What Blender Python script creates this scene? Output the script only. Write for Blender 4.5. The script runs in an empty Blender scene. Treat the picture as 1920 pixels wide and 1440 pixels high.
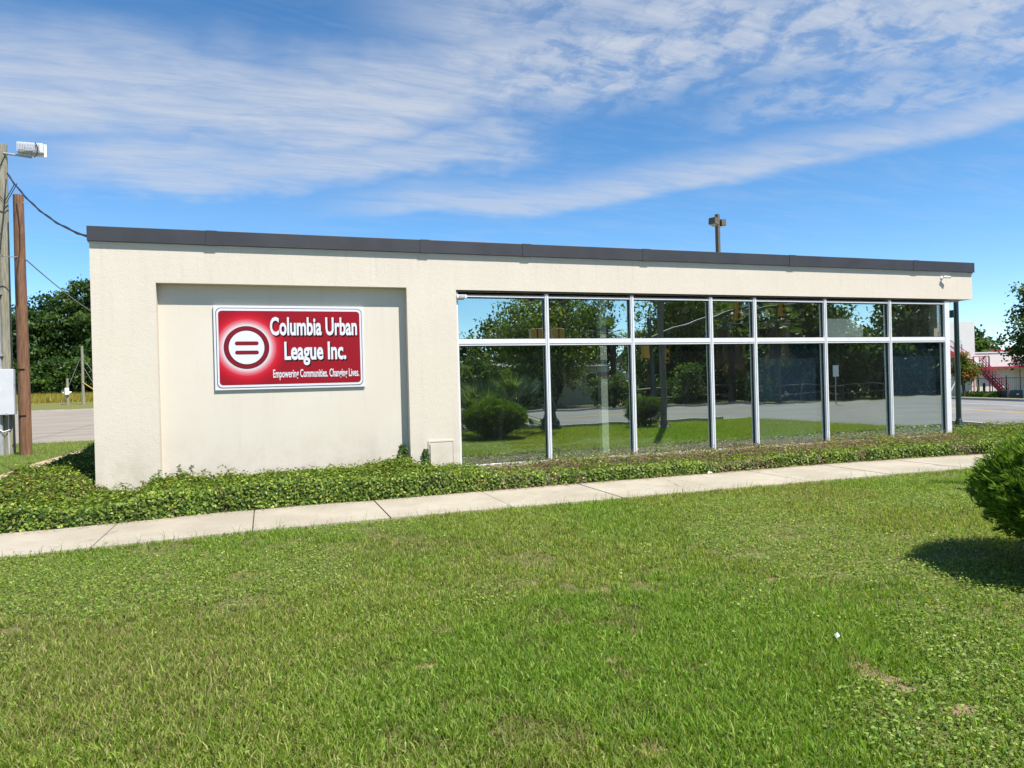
import bpy, bmesh, math, random
import numpy as np
from mathutils import Vector, Matrix
R = math.radians
rng = np.random.default_rng(7)
random.seed(7)
scene = bpy.context.scene
col = scene.collection

# ------------------------------------------------------------------ camera
yaw, pitch, roll = 0.334003, -0.0019395, 0.026009
cam = bpy.data.cameras.new('camera'); camo = bpy.data.objects.new('camera', cam); col.objects.link(camo)
Rv = Vector((math.cos(yaw), -math.sin(yaw), 0)); Fv0 = Vector((math.sin(yaw), math.cos(yaw), 0)); Uz = Vector((0, 0, 1))
Fv = Fv0*math.cos(pitch)+Uz*math.sin(pitch); Uv = -Fv0*math.sin(pitch)+Uz*math.cos(pitch)
Xc = Rv*math.cos(roll)-Uv*math.sin(roll); Yc = Rv*math.sin(roll)+Uv*math.cos(roll)
M = Matrix((Xc, Yc, -Fv)).transposed().to_4x4(); M.translation = Vector((0, -11.0405, 1.55))
camo.matrix_world = M
cam.sensor_width = 36; cam.lens = 1331.7/1920*36; cam.clip_start = 0.05; cam.clip_end = 2000
scene.camera = camo
scene.render.resolution_x = 1024; scene.render.resolution_y = 768

# ------------------------------------------------------------------ light
SUN_AZ, SUN_EL = R(33), R(57)       # azimuth measured from the facade's outward normal (-y) towards +x
sv = Vector((math.sin(SUN_AZ)*math.cos(SUN_EL), -math.cos(SUN_AZ)*math.cos(SUN_EL), math.sin(SUN_EL)))
sun = bpy.data.lights.new('sun', 'SUN'); sun.energy = 4.3; sun.angle = R(0.53); sun.color = (1.0, 0.955, 0.88)
suno = bpy.data.objects.new('sun', sun); col.objects.link(suno)
suno.rotation_euler = sv.to_track_quat('Z', 'Y').to_euler(); suno.location = sv*60
vs = scene.view_settings
vs.view_transform = 'Standard'; vs.look = 'None'; vs.gamma = 1; vs.use_curve_mapping = False; vs.exposure = 1.0
SKY = 0.104

world = bpy.data.worlds.new('World'); scene.world = world; world.use_nodes = True
wt = world.node_tree; wt.nodes.clear()
class NT:
    def __init__(s, t): s.t = t
    def n(s, typ, **k):
        nd = s.t.nodes.new(typ)
        for a, v in k.items(): setattr(nd, a, v)
        return nd
    def l(s, a, b): s.t.links.new(a, b)
    def math(s, op, a, b=None, clamp=False):
        m = s.n('ShaderNodeMath', operation=op); m.use_clamp = clamp
        for i, v in enumerate((a, b)):
            if v is None: continue
            if isinstance(v, (int, float)): m.inputs[i].default_value = v
            else: s.l(v, m.inputs[i])
        return m.outputs[0]
    def maprange(s, v, a, b, c=0., d=1., smooth=True):
        m = s.n('ShaderNodeMapRange'); m.interpolation_type = 'SMOOTHSTEP' if smooth else 'LINEAR'
        s.l(v, m.inputs['Value'])
        for k, x in (('From Min', a), ('From Max', b), ('To Min', c), ('To Max', d)): m.inputs[k].default_value = x
        return m.outputs[0]
    def mix(s, f, a, b, blend='MIX'):
        m = s.n('ShaderNodeMix', data_type='RGBA', blend_type=blend)
        for i, v in ((0, f), (6, a), (7, b)):
            if isinstance(v, (int, float)): m.inputs[i].default_value = v
            elif isinstance(v, (tuple, list)): m.inputs[i].default_value = (*v[:3], 1)
            else: s.l(v, m.inputs[i])
        return m.outputs[2]
    def noise(s, vec, scale, detail=4, rough=.55, dist=0.):
        n = s.n('ShaderNodeTexNoise'); n.inputs['Scale'].default_value = scale; n.inputs['Detail'].default_value = detail
        n.inputs['Roughness'].default_value = rough; n.inputs['Distortion'].default_value = dist
        if vec is not None: s.l(vec, n.inputs['Vector'])
        return n.outputs['Fac']
    def mapping(s, vec, scale=(1, 1, 1), rot=(0, 0, 0), loc=(0, 0, 0)):
        m = s.n('ShaderNodeMapping'); s.l(vec, m.inputs[0]); m.inputs['Scale'].default_value = scale
        m.inputs['Rotation'].default_value = rot; m.inputs['Location'].default_value = loc
        return m.outputs[0]
def build_world():
    W = NT(wt)
    sky = W.n('ShaderNodeTexSky', sky_type='NISHITA'); sky.sun_disc = False
    sky.sun_elevation = SUN_EL; sky.sun_rotation = math.atan2(sv.x, sv.y); sky.air_density = .7; sky.dust_density = 0.12; sky.ozone_density = 2.6; sky.altitude = 60
    hs = W.n('ShaderNodeHueSaturation'); hs.inputs['Saturation'].default_value = 1.21; hs.inputs['Value'].default_value = 1.0; hs.inputs['Hue'].default_value = 0.494
    W.l(sky.outputs[0], hs.inputs['Color'])
    tc = W.n('ShaderNodeTexCoord'); sp = W.n('ShaderNodeSeparateXYZ'); W.l(tc.outputs['Generated'], sp.inputs[0])
    az = W.math('DEGREES', W.math('ARCTAN2', sp.outputs[0], sp.outputs[1]))
    el = W.math('DEGREES', W.math('ARCSINE', sp.outputs[2]))
    zz = W.math('ADD', W.math('MAXIMUM', sp.outputs[2], 0.0), 0.10)
    cb = W.n('ShaderNodeCombineXYZ'); W.l(W.math('DIVIDE', sp.outputs[0], zz), cb.inputs[0]); W.l(W.math('DIVIDE', sp.outputs[1], zz), cb.inputs[1])
    P = cb.outputs[0]
    wob = W.noise(P, 1.3, 4, .6); wob2 = W.noise(P, 5.0, 3, .6)
    elw = W.math('ADD', el, W.math('ADD', W.math('MULTIPLY', W.math('SUBTRACT', wob, .5), 6.0), W.math('MULTIPLY', W.math('SUBTRACT', wob2, .5), 1.6)))
    elw3 = W.math('ADD', el, W.math('ADD', W.math('MULTIPLY', W.math('SUBTRACT', wob, .5), 2.2), W.math('MULTIPLY', W.math('SUBTRACT', wob2, .5), .8)))
    u = W.maprange(az, -30, 70, 0, 1, False)
    def curve(pts):
        c = W.n('ShaderNodeFloatCurve'); cu = c.mapping.curves[0]
        P_ = [((a+30)/100, e/40) for a, e in pts]
        cu.points[0].location = P_[0]; cu.points[1].location = P_[-1]
        for p in P_[1:-1]: cu.points.new(*p)
        c.mapping.update(); W.l(u, c.inputs['Value'])
        return W.math('MULTIPLY', c.outputs[0], 40)
    def band(center, below, above, e=None):      # soft band along a curve of elevation over azimuth
        e = e or elw
        d = W.math('SUBTRACT', e, curve(center))
        lo = W.maprange(d, -below[0], -below[1]); hi = W.maprange(d, above[0], above[1], 1, 0)
        return W.math('MULTIPLY', lo, hi)
    b1 = band([(-30, 19), (-16, 19.3), (-7, 20.0), (5, 20.4), (17, 22.5), (28, 24.0), (42, 24.0), (55, 21.8), (70, 19)], (4.2, .6), (1.0, 6.0))
    b1b = band([(-30, 28), (-16, 28), (5, 28), (14, 27), (24, 28), (42, 28), (70, 26)], (5., 0.), (8., 14.0))
    b1b = W.math('MULTIPLY', b1b, W.maprange(az, 3, 20))
    b2 = band([(-30, 14.5), (-16, 14.8), (-7, 15.6), (5, 16.6), (17, 18.0), (24, 18.5), (30, 19), (70, 22)], (2.2, .4), (.8, 3.0))
    b2 = W.math('MULTIPLY', b2, W.maprange(az, 18, 25, 1, 0)); b2 = W.math('MULTIPLY', b2, W.maprange(az, -16, -9, .25, 1))
    b3 = band([(-30, 9), (4, 13.2), (12.7, 13.9), (21, 13.9), (34, 15.0), (45, 15.6), (55, 16.2), (70, 17)], (1.0, .0), (.2, 3.0), elw3)
    b3 = W.math('MULTIPLY', b3, W.maprange(az, 2, 15, .1, 1))
    b4 = band([(-30, 19), (30, 19.5), (42, 19.6), (55, 18.3), (70, 17)], (2.2, .8), (.8, 2.4))
    b4 = W.math('MULTIPLY', W.math('MULTIPLY', b4, W.maprange(az, 32, 40)), .62)
    front = W.math('MULTIPLY', W.maprange(az, -75, -45), W.maprange(az, 85, 115, 1, 0))
    streak = W.noise(W.mapping(P, (1.6, 6.5, 1), (0, 0, R(-14))), 1.5, 8, .66, .5)
    puff = W.noise(P, 9.0, 7, .62, .3)
    fib = W.noise(W.mapping(P, (3.0, 16, 1), (0, 0, R(-20))), 2.4, 8, .72, .6); s1 = W.math('MULTIPLY', W.maprange(streak, .25, .66, .5, 1.0), W.maprange(fib, .28, .62, .82, 1.0)); p1 = W.maprange(puff, .36, .58, .30, 1.0)
    pmix = W.maprange(az, 10, 26); mott = W.math('ADD', W.math('MULTIPLY', p1, pmix), W.math('SUBTRACT', 1, pmix))
    m = W.math('MAXIMUM', b1, W.math('MAXIMUM', W.math('MULTIPLY', b1b, .85), W.math('MAXIMUM', W.math('MULTIPLY', b2, .85), W.math('MULTIPLY', b4, 1))))
    m = W.math('MULTIPLY', W.math('MULTIPLY', m, s1), mott)
    m3 = W.math('MULTIPLY', b3, W.maprange(streak, .2, .65, .3, .8))
    m = W.math('MULTIPLY', W.math('MAXIMUM', m, m3), front)
    veil = W.math('MULTIPLY', W.maprange(streak, .40, .75, 0, .16), W.maprange(el, 4, 14))
    rest = W.math('MULTIPLY', W.math('MULTIPLY', W.maprange(W.noise(P, .9, 5, .6), .5, .72), W.math('SUBTRACT', 1, front)), .5)
    m = W.math('MAXIMUM', W.math('MAXIMUM', m, veil), W.math('MULTIPLY', rest, W.maprange(el, 8, 20)), True)
    cl = W.mix(W.math('MULTIPLY', m, .90), hs.outputs[0], (3.05, 3.3, 3.75))
    bg = W.n('ShaderNodeBackground'); bg.inputs[1].default_value = SKY; W.l(cl, bg.inputs[0])
    out = W.n('ShaderNodeOutputWorld'); W.l(bg.outputs[0], out.inputs[0])
build_world()

# ------------------------------------------------------------------ helpers
def tag(o, label=None, cat=None, group=None, kind=None):
    if label: o['label'] = label
    if cat: o['category'] = cat
    if group: o['group'] = group
    if kind: o['kind'] = kind
    return o
def empty(name, loc=(0, 0, 0), rz=0, label=None, cat=None, group=None):
    o = bpy.data.objects.new(name, None); col.objects.link(o); o.location = loc; o.rotation_euler = (0, 0, rz); o.empty_display_size = .2
    return tag(o, label, cat, group)
def vn(x, y, scale, seed=0):                     # smooth value noise in 0..1
    x = np.asarray(x, float)*scale+1000.3+seed*17.1; y = np.asarray(y, float)*scale+1000.7+seed*9.7
    xi = np.floor(x).astype(np.int64); yi = np.floor(y).astype(np.int64); fx = x-xi; fy = y-yi
    fx = fx*fx*(3-2*fx); fy = fy*fy*(3-2*fy)
    def h(a, b):
        n = (a*374761393+b*668265263+seed*1274126177) & 0x7fffffff; n = ((n ^ (n >> 13))*1274126177) & 0x7fffffff
        return ((n ^ (n >> 16)) & 0xffff)/65535.
    return (h(xi, yi)*(1-fx)+h(xi+1, yi)*fx)*(1-fy)+(h(xi, yi+1)*(1-fx)+h(xi+1, yi+1)*fx)*fy
def fbm(x, y, s, seed=0): return .5*vn(x, y, s, seed)+.3*vn(x, y, s*2.1, seed+1)+.2*vn(x, y, s*4.3, seed+2)
def sstep(a, b, x): t = np.clip((x-a)/(b-a), 0, 1); return t*t*(3-2*t)
class MB:
    def __init__(s): s.v = []; s.f = []
    def add(s, vs_, fs):
        b = len(s.v); s.v += [tuple(v) for v in vs_]; s.f += [tuple(i+b for i in f) for f in fs]; return s
    def obox(s, c, ax, ay, az):                  # centre + three half-axis vectors
        c, ax, ay, az = map(Vector, (c, ax, ay, az))
        vs_ = [c+ax*i+ay*j+az*k for k in (-1, 1) for j in (-1, 1) for i in (-1, 1)]
        return s.add(vs_, [(0, 2, 3, 1), (4, 5, 7, 6), (0, 1, 5, 4), (2, 6, 7, 3), (0, 4, 6, 2), (1, 3, 7, 5)])
    def box(s, x0, x1, y0, y1, z0, z1):
        return s.obox(((x0+x1)/2, (y0+y1)/2, (z0+z1)/2), ((x1-x0)/2, 0, 0), (0, (y1-y0)/2, 0), (0, 0, (z1-z0)/2))
    def bar(s, a, b, w, h=None, up=(0, 0, 1)):   # rectangular bar from a to b
        a, b = Vector(a), Vector(b); d = (b-a); L = d.length; d.normalize(); up = Vector(up)
        if abs(d.dot(up)) > .98: up = Vector((1, 0, 0))
        sx = d.cross(up).normalized(); sy = sx.cross(d)
        return s.obox((a+b)/2, d*(L/2), sx*(w/2), sy*((h or w)/2))
    def tube(s, pts, rad, n=8, cap=True):
        pts = [Vector(p) for p in pts]
        if isinstance(rad, (int, float)): rad = [rad]*len(pts)
        rings = []; ref = Vector((0, 0, 1))
        b0 = len(s.v); px = None
        for i, p in enumerate(pts):
            t = (pts[min(i+1, len(pts)-1)]-pts[max(i-1, 0)])
            if t.length < 1e-9: t = Vector((0, 0, 1))
            t.normalize()
            if px is None:
                r = Vector((1, 0, 0)) if abs(t.z) > .9 else ref; px = (r-t*r.dot(t)).normalized()
            else: px = (px-t*px.dot(t)).normalized()
            py = t.cross(px)
            s.v += [tuple(p+(px*math.cos(2*math.pi*k/n)+py*math.sin(2*math.pi*k/n))*rad[i]) for k in range(n)]
        for i in range(len(pts)-1):
            for k in range(n):
                a = b0+i*n+k; b = b0+i*n+(k+1) % n; s.f.append((a, b, b+n, a+n))
        if cap:
            s.f.append(tuple(b0+k for k in range(n))[::-1]); e = b0+(len(pts)-1)*n; s.f.append(tuple(e+k for k in range(n)))
        return s
    def lathe(s, prof, c=(0, 0, 0), n=16):       # prof: (r, z)
        b0 = len(s.v)
        for r, z in prof: s.v += [(c[0]+r*math.cos(2*math.pi*k/n), c[1]+r*math.sin(2*math.pi*k/n), c[2]+z) for k in range(n)]
        for i in range(len(prof)-1):
            for k in range(n):
                a = b0+i*n+k; b = b0+i*n+(k+1) % n; s.f.append((a, b, b+n, a+n))
        s.f.append(tuple(b0+k for k in range(n))[::-1]); e = b0+(len(prof)-1)*n; s.f.append(tuple(e+k for k in range(n)))
        return s
    def prism(s, poly, y0, y1):                  # polygon in x,z extruded along y (poly counter-clockwise seen from -y)
        n = len(poly); vs_ = [(x, y0, z) for x, z in poly]+[(x, y1, z) for x, z in poly]
        fs = [tuple(range(n)), tuple(range(2*n-1, n-1, -1))]+[(i, i+n, (i+1) % n+n, (i+1) % n) for i in range(n)]
        return s.add(vs_, fs)
    def slab(s, poly, z0, z1):                   # polygon in x,y (ccw from above) extruded in z
        n = len(poly); vs_ = [(x, y, z1) for x, y in poly]+[(x, y, z0) for x, y in poly]
        fs = [tuple(range(n)), tuple(range(2*n-1, n-1, -1))]+[(i, i+n, (i+1) % n+n, (i+1) % n) for i in range(n)]
        return s.add(vs_, fs)
    def build(s, name, mat, parent=None, smooth=False, bevel=0, label=None):
        me = bpy.data.meshes.new(name); me.from_pydata(s.v, [], s.f)
        if bevel or smooth:
            bm = bmesh.new(); bm.from_mesh(me)
            bmesh.ops.recalc_face_normals(bm, faces=bm.faces)
            if bevel: bmesh.ops.bevel(bm, geom=[e for e in bm.edges if e.is_manifold and e.calc_face_angle(0) > .5], offset=bevel, segments=2, affect='EDGES', profile=.6, clamp_overlap=True)
            bm.to_mesh(me); bm.free()
        me.validate(); me.update()
        if smooth: me.polygons.foreach_set('use_smooth', [True]*len(me.polygons)); me.set_sharp_from_angle(angle=R(38))
        if mat: me.materials.append(mat)
        o = bpy.data.objects.new(name, me); col.objects.link(o)
        if parent: o.parent = parent
        if label: o['label'] = label
        return o
def copy_tree(o, parent=None):
    c = o.copy(); col.objects.link(c); c.parent = parent
    for ch in o.children: copy_tree(ch, c)
    return c
def arr_mesh(name, verts, loops, starts, totals, colors, mat, parent=None):
    me = bpy.data.meshes.new(name); me.vertices.add(len(verts)); me.vertices.foreach_set('co', np.ascontiguousarray(verts, np.float32).ravel())
    me.loops.add(len(loops)); me.loops.foreach_set('vertex_index', loops.astype(np.int32))
    me.polygons.add(len(starts)); me.polygons.foreach_set('loop_start', starts.astype(np.int32)); me.polygons.foreach_set('loop_total', totals.astype(np.int32))
    if colors is not None:
        ca = me.color_attributes.new('col', 'FLOAT_COLOR', 'POINT'); c4 = np.ones((len(verts), 4), np.float32); c4[:, :3] = colors; ca.data.foreach_set('color', c4.ravel())
    me.update(calc_edges=True); me.materials.append(mat)
    o = bpy.data.objects.new(name, me); col.objects.link(o)
    if parent: o.parent = parent
    return o
def unit(a): return a/np.maximum(np.linalg.norm(a, axis=-1, keepdims=True), 1e-9)
def leaf_arrays(pos, axis, nrm, L, Wd, fold=.25):
    axis = unit(axis); side = unit(np.cross(nrm, axis)); nn = np.cross(axis, side)
    L = np.asarray(L).reshape(-1, 1); Wd = np.asarray(Wd).reshape(-1, 1)
    b = pos; t = pos+axis*L; mid = pos+axis*L*.45+nn*Wd*fold
    return np.stack([b, mid+side*Wd*.5, t, mid-side*Wd*.5], 1)
def leaves(name, pos, axis, nrm, L, Wd, colors, mat, parent=None, fold=.25):
    N = len(pos); v = leaf_arrays(pos, axis, nrm, L, Wd, fold).reshape(-1, 3)
    st = np.arange(N)*4
    return arr_mesh(name, v, np.arange(4*N), st, np.full(N, 4), np.repeat(colors, 4, 0), mat, parent)
def tris(name, pos, axis, side, L, Wd, colors, mat, parent=None):   # narrow pointed needles / grass seen from afar
    N = len(pos); axis = unit(axis); side = unit(side); L = np.asarray(L).reshape(-1, 1); Wd = np.asarray(Wd).reshape(-1, 1)
    v = np.stack([pos-side*Wd*.5, pos+side*Wd*.5, pos+axis*L], 1).reshape(-1, 3)
    return arr_mesh(name, v, np.arange(3*N), np.arange(N)*3, np.full(N, 3), np.repeat(colors, 3, 0), mat, parent)
def rdir(n): return unit(rng.normal(size=(n, 3)))
def pal(colors, n, var=.18):
    c = np.array(colors)[rng.integers(0, len(colors), n)]*(1+rng.normal(0, var, (n, 1)))
    return np.clip(c, .004, .9)

# ------------------------------------------------------------------ materials
def mat(name, color, rough=.7, var=0., vscale=3., bump=0., bscale=40., color2=None, spec=.4, metal=0., detail=5, vthr=None, stretch=(1, 1, 1)):
    m = bpy.data.materials.new(name); m.use_nodes = True; T = NT(m.node_tree); bs = m.node_tree.nodes['Principled BSDF']
    bs.inputs['Roughness'].default_value = rough; bs.inputs['Specular IOR Level'].default_value = spec; bs.inputs['Metallic'].default_value = metal
    tc = T.n('ShaderNodeTexCoord'); V = T.mapping(tc.outputs['Object'], stretch)
    if var or color2:
        c2 = color2 or tuple(c*(1-var) for c in color)
        f = T.maprange(T.noise(V, vscale, detail, .6), *(vthr or (.3, .7)))
        T.l(T.mix(f, color, c2), bs.inputs['Base Color'])
    else: bs.inputs['Base Color'].default_value = (*color, 1)
    if bump:
        b = T.n('ShaderNodeBump'); b.inputs['Strength'].default_value = bump; b.inputs['Distance'].default_value = .02
        T.l(T.noise(V, bscale, 4, .6), b.inputs['Height']); T.l(b.outputs[0], bs.inputs['Normal'])
    return m
def leafmat(name, rough=.5, transl=.35, spec=.35, tint=(1.25, 1.2, .5)):
    m = bpy.data.materials.new(name); m.use_nodes = True; T = NT(m.node_tree); nd = m.node_tree.nodes; bs = nd['Principled BSDF']
    at = T.n('ShaderNodeAttribute', attribute_name='col')
    T.l(at.outputs['Color'], bs.inputs['Base Color']); bs.inputs['Roughness'].default_value = rough; bs.inputs['Specular IOR Level'].default_value = spec
    tr = T.n('ShaderNodeBsdfTranslucent'); T.l(T.mix(1.0, at.outputs['Color'], tint, 'MULTIPLY'), tr.inputs['Color'])
    mx = T.n('ShaderNodeMixShader'); mx.inputs[0].default_value = transl; T.l(bs.outputs[0], mx.inputs[1]); T.l(tr.outputs[0], mx.inputs[2])
    T.l(mx.outputs[0], nd['Material Output'].inputs['Surface'])
    return m
def stuccomat(name, color, color2, bump, bscale, streak=.0):
    m = bpy.data.materials.new(name); m.use_nodes = True; T = NT(m.node_tree); bs = m.node_tree.nodes['Principled BSDF']
    bs.inputs['Roughness'].default_value = .92; bs.inputs['Specular IOR Level'].default_value = .15
    tc = T.n('ShaderNodeTexCoord'); V = tc.outputs['Object']
    big = T.maprange(T.noise(V, .9, 5, .65), .42, .72)
    c = T.mix(T.math('MULTIPLY', big, .75), color, color2)
    st = T.maprange(T.noise(T.mapping(V, (5, 5, .35)), 1.6, 5, .65), .50, .78)       # rain streaks
    c = T.mix(T.math('MULTIPLY', st, .35), c, tuple(x*.84 for x in color))
    zs = T.n('ShaderNodeSeparateXYZ'); T.l(V, zs.inputs[0])
    base_ = T.math('MULTIPLY', T.maprange(zs.outputs[2], .25, 1.1, 1, 0), T.maprange(T.noise(V, 3.2, 6, .7), .35, .7))
    c = T.mix(T.math('MULTIPLY', base_, .40), c, tuple(x*k for x, k in zip(color, (.62, .55, .46))))
    drip = T.math('MULTIPLY', T.maprange(zs.outputs[2], 2.9, 3.6), T.maprange(T.noise(T.mapping(V, (9, 9, .5)), 1.3, 5, .7), .52, .72))
    c = T.mix(T.math('MULTIPLY', drip, .30), c, tuple(x*.62 for x in color))
    fine = T.noise(V, bscale, 5, .7)
    c = T.mix(T.math('MULTIPLY', T.maprange(fine, .56, .75), .22), c, tuple(x*.7 for x in color))
    if streak:
        sp = T.n('ShaderNodeSeparateXYZ'); T.l(V, sp.inputs[0])
        xx = T.math('ABSOLUTE', T.math('ADD', T.math('SUBTRACT', sp.outputs[0], 1.63), T.math('MULTIPLY', T.math('SUBTRACT', T.noise(V, 6, 2), .5), .05)))
        ln = T.math('MULTIPLY', T.maprange(xx, .006, .02, 1, 0), T.maprange(sp.outputs[2], 3.12, 3.16))
        c = T.mix(T.math('MULTIPLY', ln, .55), c, (.60, .56, .50))
    T.l(c, bs.inputs['Base Color'])
    b = T.n('ShaderNodeBump'); b.inputs['Strength'].default_value = bump; b.inputs['Distance'].default_value = .012
    T.l(T.math('ADD', fine, T.math('MULTIPLY', T.noise(V, bscale*.25, 3), .7)), b.inputs['Height']); T.l(b.outputs[0], bs.inputs['Normal'])
    return m
M_ = {}
M_['stucco'] = stuccomat('stucco', (.585, .523, .437), (.62, .56, .475), .32, 52, 1)
M_['panel'] = stuccomat('smooth_plaster', (.585, .532, .45), (.615, .568, .487), .08, 60)
M_['coping'] = mat('dark_metal_coping', (.042, .040, .043), .45, .25, 2.0, .03, 8, spec=.5)
M_['alu'] = mat('white_aluminium', (.66, .66, .67), .4, .10, 5, .02, 30, spec=.5)
M_['alu2'] = mat('weathered_head_rail', (.42, .35, .24), .6, .3, 6)
M_['gasket'] = mat('black_gasket', (.012, .012, .013), .5)
M_['sill'] = mat('painted_sill', (.60, .60, .55), .8, .25, 8, .2, 60)
M_['inwall'] = mat('interior_wall', (.12, .12, .115), .9); M_['infloor'] = mat('interior_carpet', (.05, .052, .055), .95, .3, 9)
M_['blueboard'] = mat('dark_blue_board', (.030, .075, .15), .7, .25, 2)
M_['incol'] = mat('white_painted_column', (.80, .82, .76), .6, .12, 12, stretch=(1, 1, .2))
M_['white'] = mat('white_paint', (.78, .78, .76), .5, .05, 4); M_['brightwhite'] = mat('sign_white', (.60, .60, .635), .45, spec=.15)
M_['black'] = mat('black_print', (.008, .008, .009), .5, spec=.12); M_['navy'] = mat('navy_print', (.015, .012, .035), .5, spec=.12)
M_['maroon'] = mat('maroon_print', (.175, .010, .018), .5, spec=.12)
M_['concrete'] = mat('sidewalk_concrete', (.33, .28, .215), .9, 0, 1.3, .35, 120, color2=(.40, .345, .275), spec=.2)
def concretemat():
    m = bpy.data.materials.new('sidewalk_concrete'); m.use_nodes = True; T = NT(m.node_tree); bs = m.node_tree.nodes['Principled BSDF']; bs.inputs['Roughness'].default_value = .92; bs.inputs['Specular IOR Level'].default_value = .15
    V = T.n('ShaderNodeTexCoord').outputs['Object']
    c = T.mix(T.maprange(T.noise(V, 1.1, 5, .65), .35, .68), (.32, .283, .218), (.39, .348, .277))
    c = T.mix(T.maprange(T.noise(V, 4.5, 6, .7, .6), .55, .74, 0, .55), c, (.225, .185, .135))
    c = T.mix(T.maprange(T.noise(V, 130, 2, .6), .55, .75, 0, .5), c, (.20, .165, .125))
    vo = T.n('ShaderNodeTexVoronoi'); vo.feature = 'DISTANCE_TO_EDGE'; vo.inputs['Scale'].default_value = .42; T.l(T.mapping(V, (1, 1, 1), (0, 0, .5)), vo.inputs['Vector'])
    wv = T.math('ADD', vo.outputs['Distance'], T.math('MULTIPLY', T.math('SUBTRACT', T.noise(V, 7, 4, .7), .5), .03))
    ck = T.math('MULTIPLY', T.maprange(wv, .0, .006, 1, 0), T.maprange(T.noise(V, .7, 2), .5, .6))
    c = T.mix(T.math('MULTIPLY', ck, .7), c, (.10, .08, .06))
    T.l(c, bs.inputs['Base Color']); b = T.n('ShaderNodeBump'); b.inputs['Strength'].default_value = .35; b.inputs['Distance'].default_value = .006; T.l(T.noise(V, 110, 4, .7), b.inputs['Height']); T.l(b.outputs[0], bs.inputs['Normal'])
    return m
M_['concrete'] = concretemat()
M_['joint'] = mat('joint_dirt', (.11, .085, .055), .95, .4, 20)
M_['asphalt'] = mat('pale_asphalt', (.165, .16, .155), .9, 0, .35, .25, 90, color2=(.21, .205, .195), spec=.2)
M_['lot'] = mat('worn_asphalt', (.215, .185, .15), .92, 0, .25, .3, 60, color2=(.285, .25, .205), spec=.2, stretch=(1, 3, 1))
M_['kerb'] = mat('kerb_concrete', (.42, .39, .34), .9, .3, 3, .2, 60)
M_['yline'] = mat('yellow_line', (.62, .40, .12), .8, .3, 4); M_['wline'] = mat('white_line', (.7, .7, .68), .8, .3, 4)
M_['mulch'] = mat('pine_straw_soil', (.15, .095, .06), .95, 0, 14, .8, 70, color2=(.26, .17, .11))
M_['dirt'] = mat('sandy_path', (.42, .31, .20), .95, 0, 3, .4, 60, color2=(.34, .27, .16))
M_['soil'] = mat('lawn_soil', (.20, .135, .075), .95, 0, 14, .9, 60, color2=(.30, .215, .125))
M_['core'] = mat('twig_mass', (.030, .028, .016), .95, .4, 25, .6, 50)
M_['greywood'] = mat('weathered_pole_wood', (.30, .28, .215), .9, 0, 5, .6, 30, color2=(.17, .165, .115), stretch=(6, 6, .5))
M_['brownwood'] = mat('brown_pole_wood', (.245, .125, .068), .88, 0, 6, .7, 30, color2=(.115, .055, .03), stretch=(7, 7, .45))
M_['bark'] = mat('bark', (.10, .08, .058), .95, .5, 8, .8, 20, stretch=(3, 3, .6))
M_['galv'] = mat('galvanised_steel', (.40, .42, .44), .45, .2, 6, metal=.3)
M_['boxgrey'] = mat('grey_enclosure', (.56, .58, .61), .5, .08, 3)
M_['cable'] = mat('black_cable', (.02, .02, .022), .6); M_['cablegrey'] = mat('grey_cable', (.22, .21, .21), .6)
M_['green'] = mat('dark_green_enamel', (.014, .034, .028), .35, .3, 6, spec=.5)
M_['bronze'] = mat('bronze_steel', (.13, .10, .075), .5, .2, 6); M_['lens'] = mat('lamp_lens', (.42, .42, .40), .25)
M_['polesteel'] = mat('brown_grey_steel', (.17, .15, .12), .6, .4, 6, stretch=(3, 3, .4))
M_['sigyel'] = mat('signal_yellow', (.55, .29, .03), .45, .15, 5)
M_['red'] = mat('red_steel', (.36, .022, .05), .5, .15, 5); M_['ac'] = mat('utility_box_green', (.035, .05, .05), .55)
M_['block'] = mat('white_block_wall', (.68, .67, .65), .85, .05, 2, .1, 20); M_['blockcream'] = mat('cream_block_wall', (.55, .53, .46), .9, .1, 2)  # second one: warmer, darker cream for the low building's walls
M_['roofgrey'] = mat('grey_shingle', (.26, .27, .27), .9, .3, 6, .3, 30)
M_['reddoor'] = mat('red_door', (.30, .03, .03), .6); M_['fence'] = mat('black_fence', (.012, .013, .014), .5)
M_['bollard'] = mat('bollard_yellow', (.62, .40, .10), .6); M_['litter'] = mat('white_paper', (.8, .8, .78), .7)
M_['stem'] = mat('shrub_stem', (.09, .065, .045), .95, .4, 10)
L_grass = leafmat('grass_blades', .5, .46, .25, (1.5, 1.42, .5)); L_weed = leafmat('weed_leaves', .5, .42, .3, (1.4, 1.3, .5))
L_hedge = leafmat('glossy_hedge_leaves', .45, .32, .22); L_jun = leafmat('juniper_sprays', .55, .30, .25); L_tree = leafmat('tree_leaves', .5, .38, .3, (1.5, 1.35, .45))
L_palm = leafmat('palm_fronds', .4, .40, .5, (1.3, 1.3, .6))

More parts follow.
